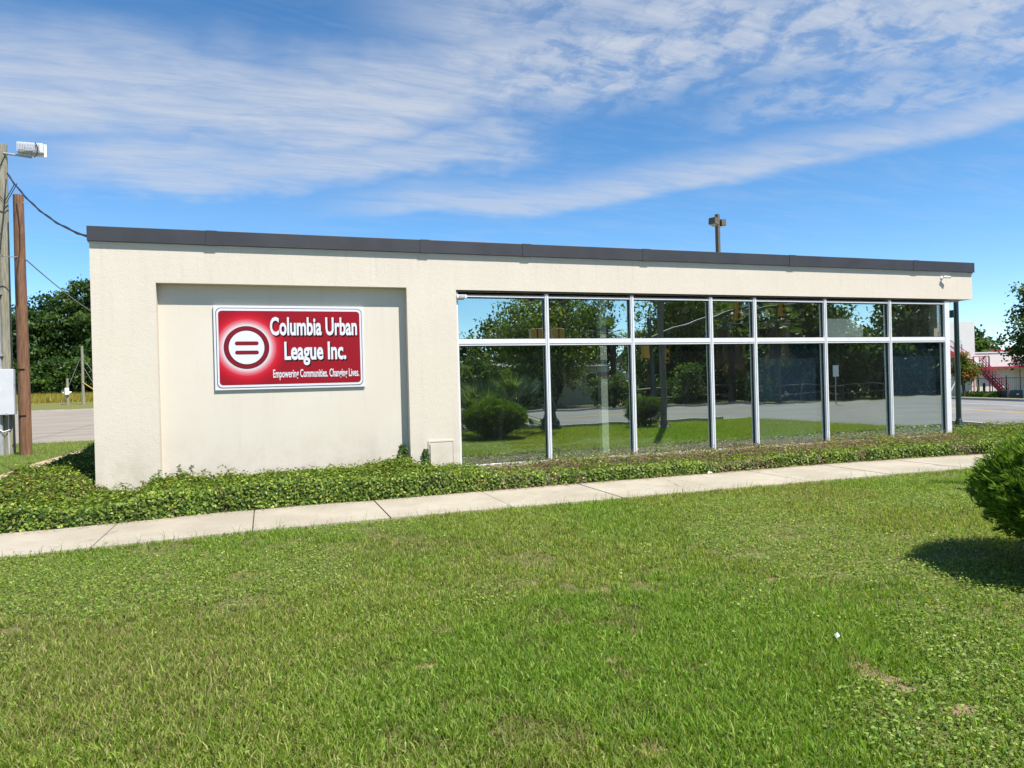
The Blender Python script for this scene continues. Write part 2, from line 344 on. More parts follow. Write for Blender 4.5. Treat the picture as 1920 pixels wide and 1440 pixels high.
def glassmat():
    m = bpy.data.materials.new('tinted_reflective_glass'); m.use_nodes = True; T = NT(m.node_tree); nd = m.node_tree.nodes; nd.remove(nd['Principled BSDF'])
    tc = T.n('ShaderNodeTexCoord'); geo = T.n('ShaderNodeNewGeometry')
    b = T.n('ShaderNodeBump'); b.inputs['Strength'].default_value = .15; b.inputs['Distance'].default_value = .012
    T.l(T.noise(T.mapping(tc.outputs['Object'], (.8, 1, 1.5)), 1.1, 1, .4), b.inputs['Height'])
    gl = T.n('ShaderNodeBsdfGlossy'); gl.inputs['Roughness'].default_value = 0.0; gl.inputs['Color'].default_value = (.86, .97, .88, 1); T.l(b.outputs[0], gl.inputs['Normal'])
    tr = T.n('ShaderNodeBsdfTransparent'); tr.inputs['Color'].default_value = (.96, 1.0, .97, 1)
    lw = T.n('ShaderNodeFresnel'); lw.inputs['IOR'].default_value = 1.5
    f = T.math('ADD', T.math('MULTIPLY', lw.outputs[0], .7), .56)
    f = T.math('MULTIPLY', f, T.math('SUBTRACT', 1, geo.outputs['Backfacing']), True)
    mx = T.n('ShaderNodeMixShader'); T.l(f, mx.inputs[0]); T.l(tr.outputs[0], mx.inputs[1]); T.l(gl.outputs[0], mx.inputs[2])
    df = T.n('ShaderNodeBsdfDiffuse'); df.inputs['Color'].default_value = (.45, .46, .42, 1)
    zs = T.n('ShaderNodeSeparateXYZ'); T.l(tc.outputs['Object'], zs.inputs[0])
    dust = T.math('ADD', T.maprange(T.noise(T.mapping(tc.outputs['Object'], (2.5, 1, .8)), 2.2, 5, .7), .50, .85, .0, .028), T.maprange(zs.outputs[2], -.92, -.70, .05, 0))
    m2 = T.n('ShaderNodeMixShader'); T.l(T.math('ADD', dust, .006), m2.inputs[0]); T.l(mx.outputs[0], m2.inputs[1]); T.l(df.outputs[0], m2.inputs[2])
    T.l(m2.outputs[0], nd['Material Output'].inputs['Surface'])
    return m
M_['glass'] = glassmat()

# ------------------------------------------------------------------ terrain
def gz(x, y):
    x = np.asarray(x, float); y = np.asarray(y, float)
    z = 1.15*sstep(65, 125, y)*sstep(8, -12, x)
    s = (x-29.9)*.954-(y-10)*.3
    return z-.95*sstep(3, 26, s)*sstep(-8, 0, y)
def make_ground():
    xs = np.unique(np.concatenate([np.linspace(-600, -80, 14), np.linspace(-80, 80, 81), np.linspace(80, 700, 14)]))
    ys = np.unique(np.concatenate([np.linspace(-500, -70, 12), np.linspace(-70, 160, 116), np.linspace(160, 800, 14)]))
    X, Y = np.meshgrid(xs, ys); Z = gz(X, Y); nx = len(xs)
    v = np.stack([X.ravel(), Y.ravel(), Z.ravel()], 1)
    i = np.arange((len(ys)-1)*(nx-1)); r = i//(nx-1); c = i % (nx-1); a = r*nx+c
    f = np.stack([a, a+1, a+nx+1, a+nx], 1).ravel()
    m = bpy.data.materials.new('lawn_ground'); m.use_nodes = True; T = NT(m.node_tree); bs = m.node_tree.nodes['Principled BSDF']
    bs.inputs['Roughness'].default_value = .95; bs.inputs['Specular IOR Level'].default_value = .1
    V = T.n('ShaderNodeTexCoord').outputs['Object']
    c_ = T.mix(T.maprange(T.noise(V, 9, 5, .65), .35, .65), (.10, .125, .034), (.185, .175, .065))
    c_ = T.mix(T.maprange(T.noise(V, .9, 4, .6), .45, .75, 0, .6), c_, (.17, .14, .07))
    c_ = T.mix(T.maprange(T.noise(V, 2.3, 5, .7, .4), .56, .70, 0, .9), c_, (.25, .17, .095))
    T.l(c_, bs.inputs['Base Color'])
    b = T.n('ShaderNodeBump'); b.inputs['Strength'].default_value = .8; b.inputs['Distance'].default_value = .03; T.l(T.noise(V, 45, 4, .7), b.inputs['Height']); T.l(b.outputs[0], bs.inputs['Normal'])
    o = arr_mesh('ground', v, f, i*4, np.full(len(i), 4), None, m); tag(o, 'wide green lawn ground around the cream building', kind='structure')
make_ground()
def swoff(x): return -.34*sstep(.6, -3.4, x)-.30*sstep(9.0, 13.5, x)
def sheet(name, poly, z, m, label, n=1):
    vs_ = [(x, y, float(gz(x, y))+z) for x, y in poly]
    me = bpy.data.meshes.new(name); me.from_pydata(vs_, [], [tuple(range(len(vs_)))]); me.materials.append(m)
    o = bpy.data.objects.new(name, me); col.objects.link(o); return tag(o, label, kind='structure')
# roads: the street in front (behind the camera), the cross street on the right, the worn lot on the left
sheet('front_road', [(-150, -24), (150, -24), (150, -10.6), (-150, -10.6)], .004, M_['asphalt'], 'pale asphalt street running past the lawn in front')
dv = Vector((.30, .954)).normalized(); nv = Vector((dv.y, -dv.x))
def rp(s, t): p = Vector((18.45, 2.6))+dv*s+nv*t; return (p.x, p.y)          # s along the cross street, t across it
sheet('side_road', [rp(-60, 0), rp(-60, 11.9), rp(140, 11.9), rp(140, 0)], .008, M_['asphalt'], 'pale asphalt cross street beside the glazed end of the building')
for t in (5.2, 5.45): sheet('road_line', [rp(-4, t), rp(-4, t+.12), rp(140, t+.12), rp(140, t)], .012, M_['yline'], 'double yellow centre line painted on the cross street')
sheet('road_line', [rp(-4, 8.9), rp(-4, 9.0), rp(140, 9.0), rp(140, 8.9)], .012, M_['wline'], 'thin white lane line painted on the cross street')
for y_ in (-17.2, -17.5): sheet('road_line', [(-150, y_-.06), (16, y_-.06), (16, y_+.06), (-150, y_+.06)], .012, M_['yline'], 'yellow centre line painted on the front street')
sheet('road_line', [(-150, -11.0), (17, -11.0), (17, -10.88), (-150, -10.88)], .012, M_['wline'], 'white edge line painted on the front street')
sheet('parking_lot', [(-70, 15.6), (-2.5, 15.3), (-1.0, 66), (-85, 66)], .004, M_['lot'], 'worn grey asphalt lot beyond the utility poles')
def kerb(name, a, b, w, label, z=.12):
    d = Vector((b[0]-a[0], b[1]-a[1])); n = max(1, int(d.length/12)); mb = MB()
    for i in range(n):
        p = Vector(a)+d*(i/n); q = Vector(a)+d*((i+1)/n)
        mb.bar((p.x, p.y, float(gz(*p))+z/2-.03), (q.x, q.y, float(gz(*q))+z/2-.03), w, z+.06)
    o = mb.build(name, M_['kerb']); tag(o, label, kind='structure')
kerb('kerb', rp(-5, -.09), rp(100, -.09), .16, 'concrete kerb at the near edge of the cross street')
kerb('kerb', rp(-5, 12.0), rp(100, 12.0), .18, 'concrete kerb on the far side of the cross street')
kerb('kerb', (-150, -10.5), (15.5, -10.5), .16, 'concrete kerb between the lawn and the front street')
kerb('kerb', (-150, -24.1), (28, -24.1), .16, 'concrete kerb on the far side of the front street')
kerb('kerb', (-70, 66.1), (-1, 66.1), .18, 'concrete kerb along the far side of the worn lot')
sheet('far_sidewalk', [(-150, -26.2), (24, -26.2), (24, -24.6), (-150, -24.6)], .03, M_['concrete'], 'concrete pavement across the front street')
sheet('far_sidewalk', [rp(-5, 12.12), rp(-5, 13.9), rp(100, 13.9), rp(100, 12.12)], .03, M_['concrete'], 'concrete pavement across the cross street')
sheet('dirt_path', [(-4.35, .3), (-4.2, 3), (-4.25, 7), (-4.1, 12.5), (-4.7, 12.5), (-4.95, 8), (-4.9, 4), (-5.0, .3)], .01, M_['dirt'], 'sandy worn path beside the shaded hedge')
sheet('mulch_bed', [(-3.6, -1.95), (-1.5, -1.6), (9, -1.5), (13, -1.85), (19, -1.85), (17.9, 1.6), (14, 1.6), (13.9, .25), (-2.0, .25), (-2.0, 9), (-3.6, 9)], .006, M_['mulch'], 'brown pine straw bed under the clipped hedge')
# sidewalk with separate slabs
SW = MB()
xj = [-1.67+1.497*i for i in range(-5, 13)]
for i in range(len(xj)-1):
    a, b = xj[i], xj[i+1]; SW.slab([(a, -2.80+swoff(a)), (b, -2.80+swoff(b)), (b, -1.40+swoff(b)), (a, -1.40+swoff(a))], -.08, .012)
SW = SW.build('sidewalk', M_['joint']); tag(SW, 'tan concrete sidewalk between lawn and hedge', kind='structure')
for i in range(len(xj)-1):
    dz = random.uniform(-.004, .004); a, b = xj[i]+.006, xj[i+1]-.006
    MB().slab([(a, -2.83+swoff(a)), (b, -2.83+swoff(b)), (b, -1.38+swoff(b)), (a, -1.38+swoff(a))], -.06, .034+dz).build('slab', M_['concrete'], SW, bevel=.006)

# ------------------------------------------------------------------ the building
ZF, ZT, ZC = 3.062, 3.635, 3.832
bld = empty('office_building', (0, 0, 0), 0, 'cream stucco single storey office with dark roof edge and mirrored window wall', 'building')
MB().prism([(-2.225, -.1), (-1.42, -.1), (-1.42, 3.083), (2.123, 3.083), (2.123, -.1), (2.923, -.1), (2.923, ZF), (14.233, ZF), (14.233, ZT), (-2.225, ZT)], 0, .30).build('front_wall', M_['stucco'], bld)
MB().box(-1.419, 2.122, .16, .298, -.1, 3.082).build('recessed_panel', M_['panel'], bld, label='smooth cream panel set back in the left wall')
MB().box(-2.225, -1.95, .302, 12, -.1, ZT-.002).build('side_wall', M_['stucco'], bld)
MB().box(-1.948, 13.6, 11.75, 12, -.1, ZT-.002).build('back_wall', M_['stucco'], bld)
MB().box(13.36, 13.60, .32, 11.748, -.1, ZF).build('end_wall', M_['stucco'], bld)
MB().box(13.97, 14.233, .302, 12, ZF, ZT-.002).build('end_fascia', M_['stucco'], bld)
MB().box(-1.948, 13.968, .302, 11.748, ZF+.1, ZT-.05).build('roof', M_['roofgrey'], bld)
MB().box(2.70, 13.968, .085, 11.74, ZF-.035, ZF+.098).build('soffit', M_['alu2'], bld)
cj = [-2.245, -.75, 2.35, 4.06, 6.30, 9.45, 12.55, 14.25]
for i in range(len(cj)-1):
    MB().prism([(cj[i]+.002, ZT-.006), (cj[i+1]-.002, ZT-.006), (cj[i+1]-.002, ZC), (cj[i]+.002, ZC)], -.055, .32).build('coping_section', M_['coping'], bld, bevel=.004)
    if 0 < i: MB().box(cj[i]-.002, cj[i]+.15, -.0605, .325, ZT-.011, ZC+.004).build('coping_joint', M_['coping'], bld, bevel=.002)
MB().box(-2.245, -2.20, .322, 12.05, ZT-.006, ZC).build('coping_return', M_['coping'], bld); MB().box(14.205, 14.25, .322, 12.05, ZT-.006, ZC).build('coping_return', M_['coping'], bld)
MB().box(-2.24, 14.245, -.014, .0, ZT-.03, ZT-.007).build('drip_strip', M_['boxgrey'], bld)
# window wall: glass at y = .10
GY = .10; k = (11.0405+GY)/11.0405
mx = [2.923, 4.456*k, 6.055*k, 7.665*k, 8.621*k, 10.255*k, 11.879*k, 13.60]
ZS, ZTR, ZH = .205, 2.225, 2.985
hw = .033
for i, x in enumerate(mx):
    a, b = (x, x+.035) if i == 0 else ((x-.13, x) if i == 7 else (x-hw, x+hw))
    m_ = MB().box(a, b, .030, .17, ZS-.06, ZH+.04).build('mullion', M_['alu'], bld, bevel=.004)
    if 0 < i < 7: MB().box(x-.006, x+.006, .022, .0296, ZS-.05, ZH+.035).build('cover_strip', M_['boxgrey'], m_)
for i in range(7):
    a = mx[i]+(.035 if i == 0 else hw)+.001; b = mx[i+1]-(.13 if i == 6 else hw)-.001
    MB().box(a, b, .034, .166, ZTR-.062, ZTR+.045).build('transom', M_['alu'], bld, bevel=.004)
    MB().box(a, b, .026, .033, ZTR-.030, ZTR-.022).build('transom_groove', M_['boxgrey'], bld)
    MB().box(a, b, .040, .166, ZH-.03, ZH+.002).build('head_rail', M_['alu'], bld, bevel=.003)
    MB().box(a, b, .034, .166, ZS-.06, ZS+.028).build('bottom_rail', M_['alu'], bld, bevel=.003)
    for z0, z1 in ((ZS+.028, ZTR-.062), (ZTR+.045, ZH-.03)):
        g = MB()
        for x0, x1, q0, q1 in ((a, a+.014, z0, z1), (b-.014, b, z0, z1), (a+.014, b-.014, z0, z0+.012), (a+.014, b-.014, z1-.014, z1)): g.box(x0, x1, GY-.022, GY-.002, q0, q1)
        g.build('gasket', M_['gasket'], bld)
        tx, tz = rng.normal(0, .0018), rng.normal(0, .0022)
        p = MB().box(a-(a+b)/2, b-(a+b)/2, 0, .006, z0-(z0+z1)/2, z1-(z0+z1)/2).build('pane', M_['glass'], bld)
        p.location = ((a+b)/2, GY, (z0+z1)/2); p.rotation_euler = (tx, 0, tz)
MB().box(2.925, 13.60, -.03, .30, -.1, ZS-.062).build('sill', M_['sill'], bld, bevel=.006)
MB().box(2.925, 13.60, .010, .17, ZH+.041, ZF-.036).build('head_trim', M_['alu2'], bld)
# the room behind the glass
MB().box(-1.9, 13.35, .31, 11.7, -.02, .12).build('floor', M_['infloor'], bld)
MB().box(2.93, 13.355, 5.0, 5.1, .12, ZF-.04).build('interior_wall', M_['inwall'], bld); MB().box(2.6, 2.70, .31, 5.0, .12, ZF-.04).build('interior_wall', M_['inwall'], bld)
MB().box(5.63, 5.76, .36, .49, .12, ZF-.036).build('column', M_['incol'], bld, bevel=.004, label='pale post standing just inside the second window')
for i in (4, 6): MB().box(mx[i]+.05, mx[i+1]-.05, .19, .21, ZS, ZTR-.05).build('backing_board', M_['blueboard'], bld, label='dark blue board behind a lower window')
MB().box(mx[5]+.05, mx[6]-.55, .20, .22, ZTR+.05, ZH-.33).build('backing_board', M_['boxgrey'], bld, label='pale board behind an upper window')
ap = MB().box(2.43, 2.80, -.013, 0.02, .06, .635).build('access_panel', M_['panel'], bld, bevel=.003)
f = MB()
for b4 in ((2.405, 2.427, .05, .665), (2.803, 2.825, .05, .665), (2.427, 2.803, .641, .665)): f.box(b4[0], b4[1], -.018, .01, b4[2], b4[3])
f.build('panel_frame', M_['stucco'], ap); MB().box(2.42, 2.434, -.0195, -.0135, .12, .60).build('hinge', M_['black'], ap)

# sign on the recessed panel
def rrect(w, h, r, n=7):
    pts = []
    for cx, cz, a0 in ((w/2-r, -h/2+r, -90), (w/2-r, h/2-r, 0), (-w/2+r, h/2-r, 90), (-w/2+r, -h/2+r, 180)):
        for i in range(n+1): a = R(a0+90*i/n); pts.append((cx+r*math.cos(a), cz+r*math.sin(a)))
    return pts
SX, SZ, SWd, SH = .386, 2.165, 2.155, 1.235
sg = empty('sign_board', (SX, .16, SZ), 0, 'red and white rectangular sign reading Columbia Urban League Inc. in wall recess', 'sign')
def signred():
    m = bpy.data.materials.new('sign_red_print'); m.use_nodes = True; T = NT(m.node_tree); bs = m.node_tree.nodes['Principled BSDF']; bs.inputs['Roughness'].default_value = .5; bs.inputs['Specular IOR Level'].default_value = .12
    tc = T.n('ShaderNodeTexCoord'); sp = T.n('ShaderNodeSeparateXYZ'); T.l(tc.outputs['Object'], sp.inputs[0])
    dx = T.math('SUBTRACT', sp.outputs[0], -.633); dz = T.math('SUBTRACT', sp.outputs[2], .004)
    r = T.math('SQRT', T.math('ADD', T.math('MULTIPLY', dx, dx), T.math('MULTIPLY', dz, dz)))
    cr = T.n('ShaderNodeValToRGB'); T.l(r, cr.inputs[0]); e = cr.color_ramp.elements
    e[0].position = .318; e[0].color = (.60, .56, .58, 1); e[1].position = .57; e[1].color = (.245, .008, .016, 1)
    for p, c in ((.338, (.57, .42, .45)), (.378, (.54, .16, .19)), (.425, (.48, .018, .035)), (.485, (.37, .008, .018))): el = e.new(p); el.color = (*c, 1)
    T.l(cr.outputs[0], bs.inputs['Base Color']); return m
MB().box(-SWd/2, SWd/2, -.032, -.002, -SH/2, SH/2).build('backing', M_['brightwhite'], sg, bevel=.003)
MB().prism(rrect(2.095, 1.175, .07), -.0345, -.0325).build('outline', M_['navy'], sg)
MB().prism(rrect(2.078, 1.158, .066), -.0365, -.0348).build('border', M_['brightwhite'], sg)
MB().prism(rrect(2.025, 1.09, .05), -.0385, -.0368).build('face', signred(), sg)
def disc(r, n=48, sx=1): return [(-.633+r*sx*math.cos(2*math.pi*i/n), .004+r*math.sin(2*math.pi*i/n)) for i in range(n)]
MB().prism(disc(.316), -.0405, -.0388).build('emblem_outline', M_['navy'], sg)
MB().prism(disc(.310), -.0425, -.0408).build('emblem_ring', M_['maroon'], sg)
MB().prism(disc(.252), -.0445, -.0428).build('emblem_edge', M_['navy'], sg)
MB().prism(disc(.246), -.0465, -.0448).build('emblem_disc', M_['brightwhite'], sg)
for zc in (.065, -.070): MB().prism([(x-.63, z+zc) for x, z in rrect(.328, .056, .0275)], -.0485, -.0468).build('emblem_bar', M_['maroon'], sg)
def textmesh(body, bold):
    cu = bpy.data.curves.new('t', 'FONT'); cu.body = body; cu.size = 1; cu.offset = bold; cu.resolution_u = 3; cu.fill_mode = 'FRONT'
    o = bpy.data.objects.new('t', cu); col.objects.link(o); dg = bpy.context.evaluated_depsgraph_get()
    me = bpy.data.meshes.new_from_object(o.evaluated_get(dg)); v = np.zeros(len(me.vertices)*3); me.vertices.foreach_get('co', v); v = v.reshape(-1, 3)
    bpy.data.objects.remove(o); bpy.data.curves.remove(cu); return me, v
def text(body, xc, zbase, width, cap, bold, name, shadow):
    _, vl = textmesh('E', bold); ch = vl[:, 1].max()
    for dx, dz, y, m in (([(.017, -.021, -.0405, M_['black'])] if shadow else [])+[(0, 0, -.0435, M_['brightwhite'])]):
        me, v = textmesh(body, bold)
        sx = width/(v[:, 0].max()-v[:, 0].min()); x = (v[:, 0]-(v[:, 0].max()+v[:, 0].min())/2)*sx+xc+dx; z = v[:, 1]*cap/ch+zbase+dz
        nn = len(v); faces = [tuple(p.vertices) for p in me.polygons]
        mb = MB(); mb.v = [(a, y, b) for a, b in zip(x, z)]; mb.f = faces
        o = mb.build(name if m is not M_['black'] else name+'_shadow', m, sg)
        bm = bmesh.new(); bm.from_mesh(o.data); bmesh.ops.remove_doubles(bm, verts=bm.verts, dist=1e-5)
        r = bmesh.ops.extrude_face_region(bm, geom=bm.faces[:]); bmesh.ops.translate(bm, vec=(0, .0015, 0), verts=[g for g in r['geom'] if isinstance(g, bmesh.types.BMVert)])
        bmesh.ops.recalc_face_normals(bm, faces=bm.faces); bm.to_mesh(o.data); bm.free(); bpy.data.meshes.remove(me)
ZTOP = SH/2
text('Columbia Urban', .335, ZTOP-.345*SH, 1.275, .262, .029, 'lettering', True)
text('League Inc.', .347, ZTOP-.643*SH, .905, .262, .029, 'lettering', True)
text('Empowering Communities. Changing Lives.', .357, ZTOP-.862*SH, 1.26, .118, .018, 'slogan', False)

# security camera on the fascia, white fixture at the window head
sc_ = empty('security_camera', (13.37, 0, 3.50), 0, 'small white bullet security camera on the cream fascia', 'camera'); sc_.scale = (.68, .68, .68)
MB().lathe([(.001, 0), (.05, 0), (.05, .018), (.03, .03), (.001, .03)], n=14).build('mount', M_['white'], sc_, True).rotation_euler = (R(90), 0, 0)
MB().tube([(0, -.02, 0), (.02, -.06, -.01), (.05, -.09, 0)], .014).build('arm', M_['white'], sc_, True)
MB().tube([(-.02, -.09, .015), (.16, -.15, 0)], .036, 12).build('housing', M_['white'], sc_, True)
MB().tube([(.155, -.149, .0), (.172, -.154, -.002)], .031, 12).build('lens', M_['black'], sc_, True)
fx = empty('soffit_light', (3.03, .085, 2.955), 0, 'small off-white light fixture in the top corner of first window', 'light fixture')
MB().box(-.10, .07, -.10, -.03, -.03, .03).build('body', M_['white'], fx, bevel=.015); MB().box(-.06, .04, -.115, -.1015, -.022, .022).build('lens', M_['lens'], fx, bevel=.004)

# ------------------------------------------------------------------ hedge
hx = [-3.6, -2.6, -2.2, -2.0, -1.65, -1.45, -1.1, -.7, 0, .75, 1.5, 1.75, 2.0, 2.15, 2.4, 2.95, 3.4, 4.4, 6, 7.6, 10.2, 13.5, 19]
hz = [.44, .42, .28, .21, .20, .36, .40, .33, .33, .33, .36, .40, .42, .33, .26, .27, .265, .265, .27, .265, .27, .27, .27]
def hedge_h(x, y):
    b = np.interp(x, hx, hz); fr = np.interp(x, [-3.6, -2.7, -2.25, -1.65, -1.3, 0, 2.5, 3.5, 19], [.38, .34, .23, .23, .34, .36, .32, .195, .25])
    t = sstep(-.35, -.95, y); h = b*(1-t)+fr*t
    h = h*(.82+.36*fbm(x, y, 1.7, 3))+.05*(vn(x, y, 7, 5)-.5)
    tl_ = sstep(-.7, 1.4, y)*(x < -2.2); h = h*(1-tl_)+.50*(.8+.4*fbm(x, y, 1.5, 9))*tl_
    edge = yf(x); ff = np.clip((y-edge)/.28, 0, 1); h = h*np.sqrt(1-(1-ff)**2+1e-6)
    le = np.clip((x+3.62-.22*vn(y, y*0, 1.1, 21))/.30, 0, 1); h = np.where(x < -2.3, h*np.sqrt(1-(1-le)**2+1e-6), h)
    return np.maximum(h, 0)
def yf(x): return -1.50+.16*(fbm(x, np.zeros_like(x), .9, 11)-.45)+np.interp(x, [-4, 2.5, 4, 20], [-.02, 0, .07, .05])+swoff(x)*.9
def hedge_in(x, y):
    front = (x > -3.6) & (x < 18.6) & (y > yf(x)) & (y < -.04)
    left = (x > -3.6) & (x < -2.27) & (y >= -.04) & (y < 8.5)
    right = (x > 13.75) & (x < 18.2) & (y >= -.04) & (y < 1.5)
    return front | left | right
def make_hedge():
    he = empty('hedge', (0, 0, 0), 0, 'low clipped leafy hedge along the foot of the cream building', 'hedge')
    N = 260000
    x = rng.uniform(-3.6, 18.6, N); y = np.where(rng.random(N) < .62, rng.uniform(-1.7, -.04, N), rng.uniform(-1.7, 8.5, N))
    keep = hedge_in(x, y) & (rng.random(N) < np.where(y > 2.5, .45, 1)); x, y = x[keep], y[keep]
    nf = 40000; xf = rng.uniform(-3.6, 18.6, nf); yfr = yf(xf)+np.abs(rng.normal(0, .035, nf)); 
    nl = 9000; yl = rng.uniform(-1.5, 8.5, nl); xl = -3.58+.2*vn(yl, yl*0, 1.1, 21)+np.abs(rng.normal(0, .04, nl))
    nq = 52000; xq = rng.uniform(-3.6, -2.27, nq); yq = -1.9+10.4*rng.random(nq)**1.3; kq = hedge_in(xq, yq); xq, yq = xq[kq], yq[kq]
    X = np.concatenate([x, xq, xf, xl]); Y = np.concatenate([y, yq, yfr, yl]); fro = np.concatenate([np.zeros(len(x)+len(xq)), np.ones(nf+nl)])
    H = hedge_h(X, Y); e = .03
    gx = (hedge_h(X+e, Y)-hedge_h(X-e, Y))/(2*e); gy = (hedge_h(X, Y+e)-hedge_h(X, Y-e))/(2*e)
    full = hedge_h(X, Y+.25)
    Z = np.where(fro > 0, rng.random(len(X))**.8*np.maximum(full, .1)*.95+.02, H-np.abs(rng.normal(0, .03, len(X)))+.02*(rng.random(len(X)) < .12)*rng.random(len(X))*4)
    nrm = unit(np.stack([-gx*.6, -gy*.6-.9*fro, np.ones(len(X))*(1-.35*fro)], 1)+.55*rdir(len(X)))
    # thin out bare patches near the ground in front of the windows
    bare = (X > 2.6) & (fbm(X, Y, 1.9, 31) > .60) & (Y < -.9)
    dead = ((X > 3.1) & (X < 13.3)) * sstep(-1.12, -.85, Y+.25*(fbm(X, Y, 2.2, 41)-.5)) * (1-.25*(vn(X, Y, 1.1, 43) > .75))
    dead = np.maximum(dead, .55*sstep(.62, .74, fbm(X, Y, 1.3, 47))); dead = np.maximum(dead, .8*bare)
    dead = np.maximum(dead, .5*((X < -2.2) & (Y > -1.1) & (Y < .5)))
    isdead = rng.random(len(X)) < dead*.88
    keep = (rng.random(len(X)) < np.where(bare, .42, 1)) & ~((Y > -.02) & (X > -2.25) & (X < 13.7)) & (Z > .0)
    ax = unit(rdir(len(X))*[1, 1, .55]+[0, -.15, .1]); ax = unit(ax-nrm*np.sum(ax*nrm, 1, keepdims=True)*.8)
    Lf = np.where(isdead, rng.uniform(.018, .034, len(X)), rng.uniform(.030, .056, len(X)))
    g = pal([(.075, .135, .016), (.115, .185, .021), (.045, .09, .012), (.17, .235, .03), (.27, .32, .055)], len(X), .25); d = pal([(.22, .125, .085), (.30, .19, .13), (.17, .10, .06), (.12, .12, .04), (.26, .16, .12)], len(X))
    g = g*(.55+.9*fbm(X*1.0, Y+Z*.8, 5.5, 55))[:, None]; c = np.where(isdead[:, None], d, g)
    P = np.stack([X, Y, Z], 1)[keep]
    leaves('foliage', P, ax[keep], nrm[keep], Lf[keep], (Lf*np.where(isdead, .4, .58))[keep], c[keep], L_hedge, he)['kind'] = 'stuff'
    # shaded inner twig mass
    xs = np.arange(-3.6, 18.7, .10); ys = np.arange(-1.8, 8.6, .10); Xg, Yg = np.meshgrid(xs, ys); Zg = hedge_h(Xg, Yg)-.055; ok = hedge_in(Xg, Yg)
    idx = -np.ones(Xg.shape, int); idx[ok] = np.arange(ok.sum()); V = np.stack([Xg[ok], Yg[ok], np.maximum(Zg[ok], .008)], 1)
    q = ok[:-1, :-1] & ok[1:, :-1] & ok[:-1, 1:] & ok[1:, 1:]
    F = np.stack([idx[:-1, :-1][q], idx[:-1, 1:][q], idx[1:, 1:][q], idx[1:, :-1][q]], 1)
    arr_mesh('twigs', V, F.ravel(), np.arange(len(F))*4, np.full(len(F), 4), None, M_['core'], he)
    # loose arching shoots above the top
    mb = MB(); lp, la, ln = [], [], []
    for i in range(46):
        x0 = rng.uniform(-1.7, -.3) if i < 14 else rng.uniform(-3.2, 14); y0 = rng.uniform(-.35, -.1) if i < 14 else rng.uniform(-1.3, -.1)
        h0 = float(hedge_h(np.array([x0]), np.array([y0]))[0]); a = rng.uniform(0, 6.28); L_ = rng.uniform(.15, .4) if i < 14 else rng.uniform(.08, .2)
        pts = [(x0+L_*t*math.cos(a), min(y0+L_*.5*t*math.sin(a), -.05), h0-.03+(.16 if i < 14 else .12)*math.sin(min(t*2.2, 2.6))) for t in np.linspace(0, 1, 5)]
        mb.tube(pts, .0025, 4)
        for t in range(16):
            u_ = rng.uniform(.2, 1)*4; j = min(int(u_), 3); w = u_-j; lp.append(np.array(pts[j])*(1-w)+np.array(pts[j+1])*w)
    lp = np.array(lp); n = len(lp); Lf = rng.uniform(.025, .045, n)
    mb.build('shoots', M_['stem'], he)['kind'] = 'stuff'; leaves('shoot_leaves', lp, rdir(n)*[1, 1, .6], unit(rdir(n)*.6+[0, -.3, 1]), Lf, Lf*.55, pal([(.06, .13, .02), (.11, .18, .03)], n), L_hedge, he)['kind'] = 'stuff'
make_hedge()
def ivy(x0, x1, y, z1, n, label):
    o = empty('climbing_ivy', ((x0+x1)/2, y, 0), 0, label, 'ivy')
    t = rng.random(n)**1.2; X = rng.uniform(x0, x1, n); X = (x0+x1)/2+(X-(x0+x1)/2)*(1.25-t*.95); P = np.stack([X-(x0+x1)/2, -np.abs(rng.normal(0, .05, n))*(1.2-t), .15+t*(z1-.15)], 1)
    Lf = rng.uniform(.025, .045, n); leaves('foliage', P, rdir(n)*[1, .4, 1], unit(rdir(n)*.6+[0, -1, .5]), Lf, Lf*.6, pal([(.04, .09, .02), (.06, .12, .02), (.10, .15, .03)], n), L_hedge, o)['kind'] = 'stuff'
    MB().tube([(0, -.01, 0), (.01, -.015, z1*.5), (-.01, -.012, z1*.95)], .005, 5).build('stem', M_['stem'], o)
ivy(1.88, 2.14, .04, .62, 1000, 'leafy climber growing up the corner of the wall recess')
ivy(2.28, 2.43, -.02, .54, 480, 'small leafy climber beside the cream access panel')

# pine-straw litter on the bed edge
def litter():
    n = 16000; x = rng.uniform(-3.5, 18, n); y = yf(x)+rng.normal(-.03, .09, n); k_ = (y < -1.34+swoff(x)) & (y > -1.70+swoff(x)); x, y = x[k_], y[k_]; n = len(x)
    a = rng.uniform(0, 6.28, n); ax = np.stack([np.cos(a), np.sin(a), rng.uniform(-.1, .35, n)], 1)
    z = np.where(y < -1.38+swoff(x), .038, .012)
    keep = (y > -1.48+swoff(x)) | (rng.random(n) < .25); x, y, z, ax, n = x[keep], y[keep], z[keep], ax[keep], keep.sum()
    o = tris('pine_straw', np.stack([x, y, z], 1), ax, np.cross(ax, [0, 0, 1.]), rng.uniform(.03, .09, n), rng.uniform(.003, .007, n), pal([(.26, .15, .08), (.36, .23, .13), (.16, .09, .05)], n), L_weed)
    tag(o, 'scattered brown pine straw between hedge and sidewalk', 'pine straw', kind='stuff')
litter()

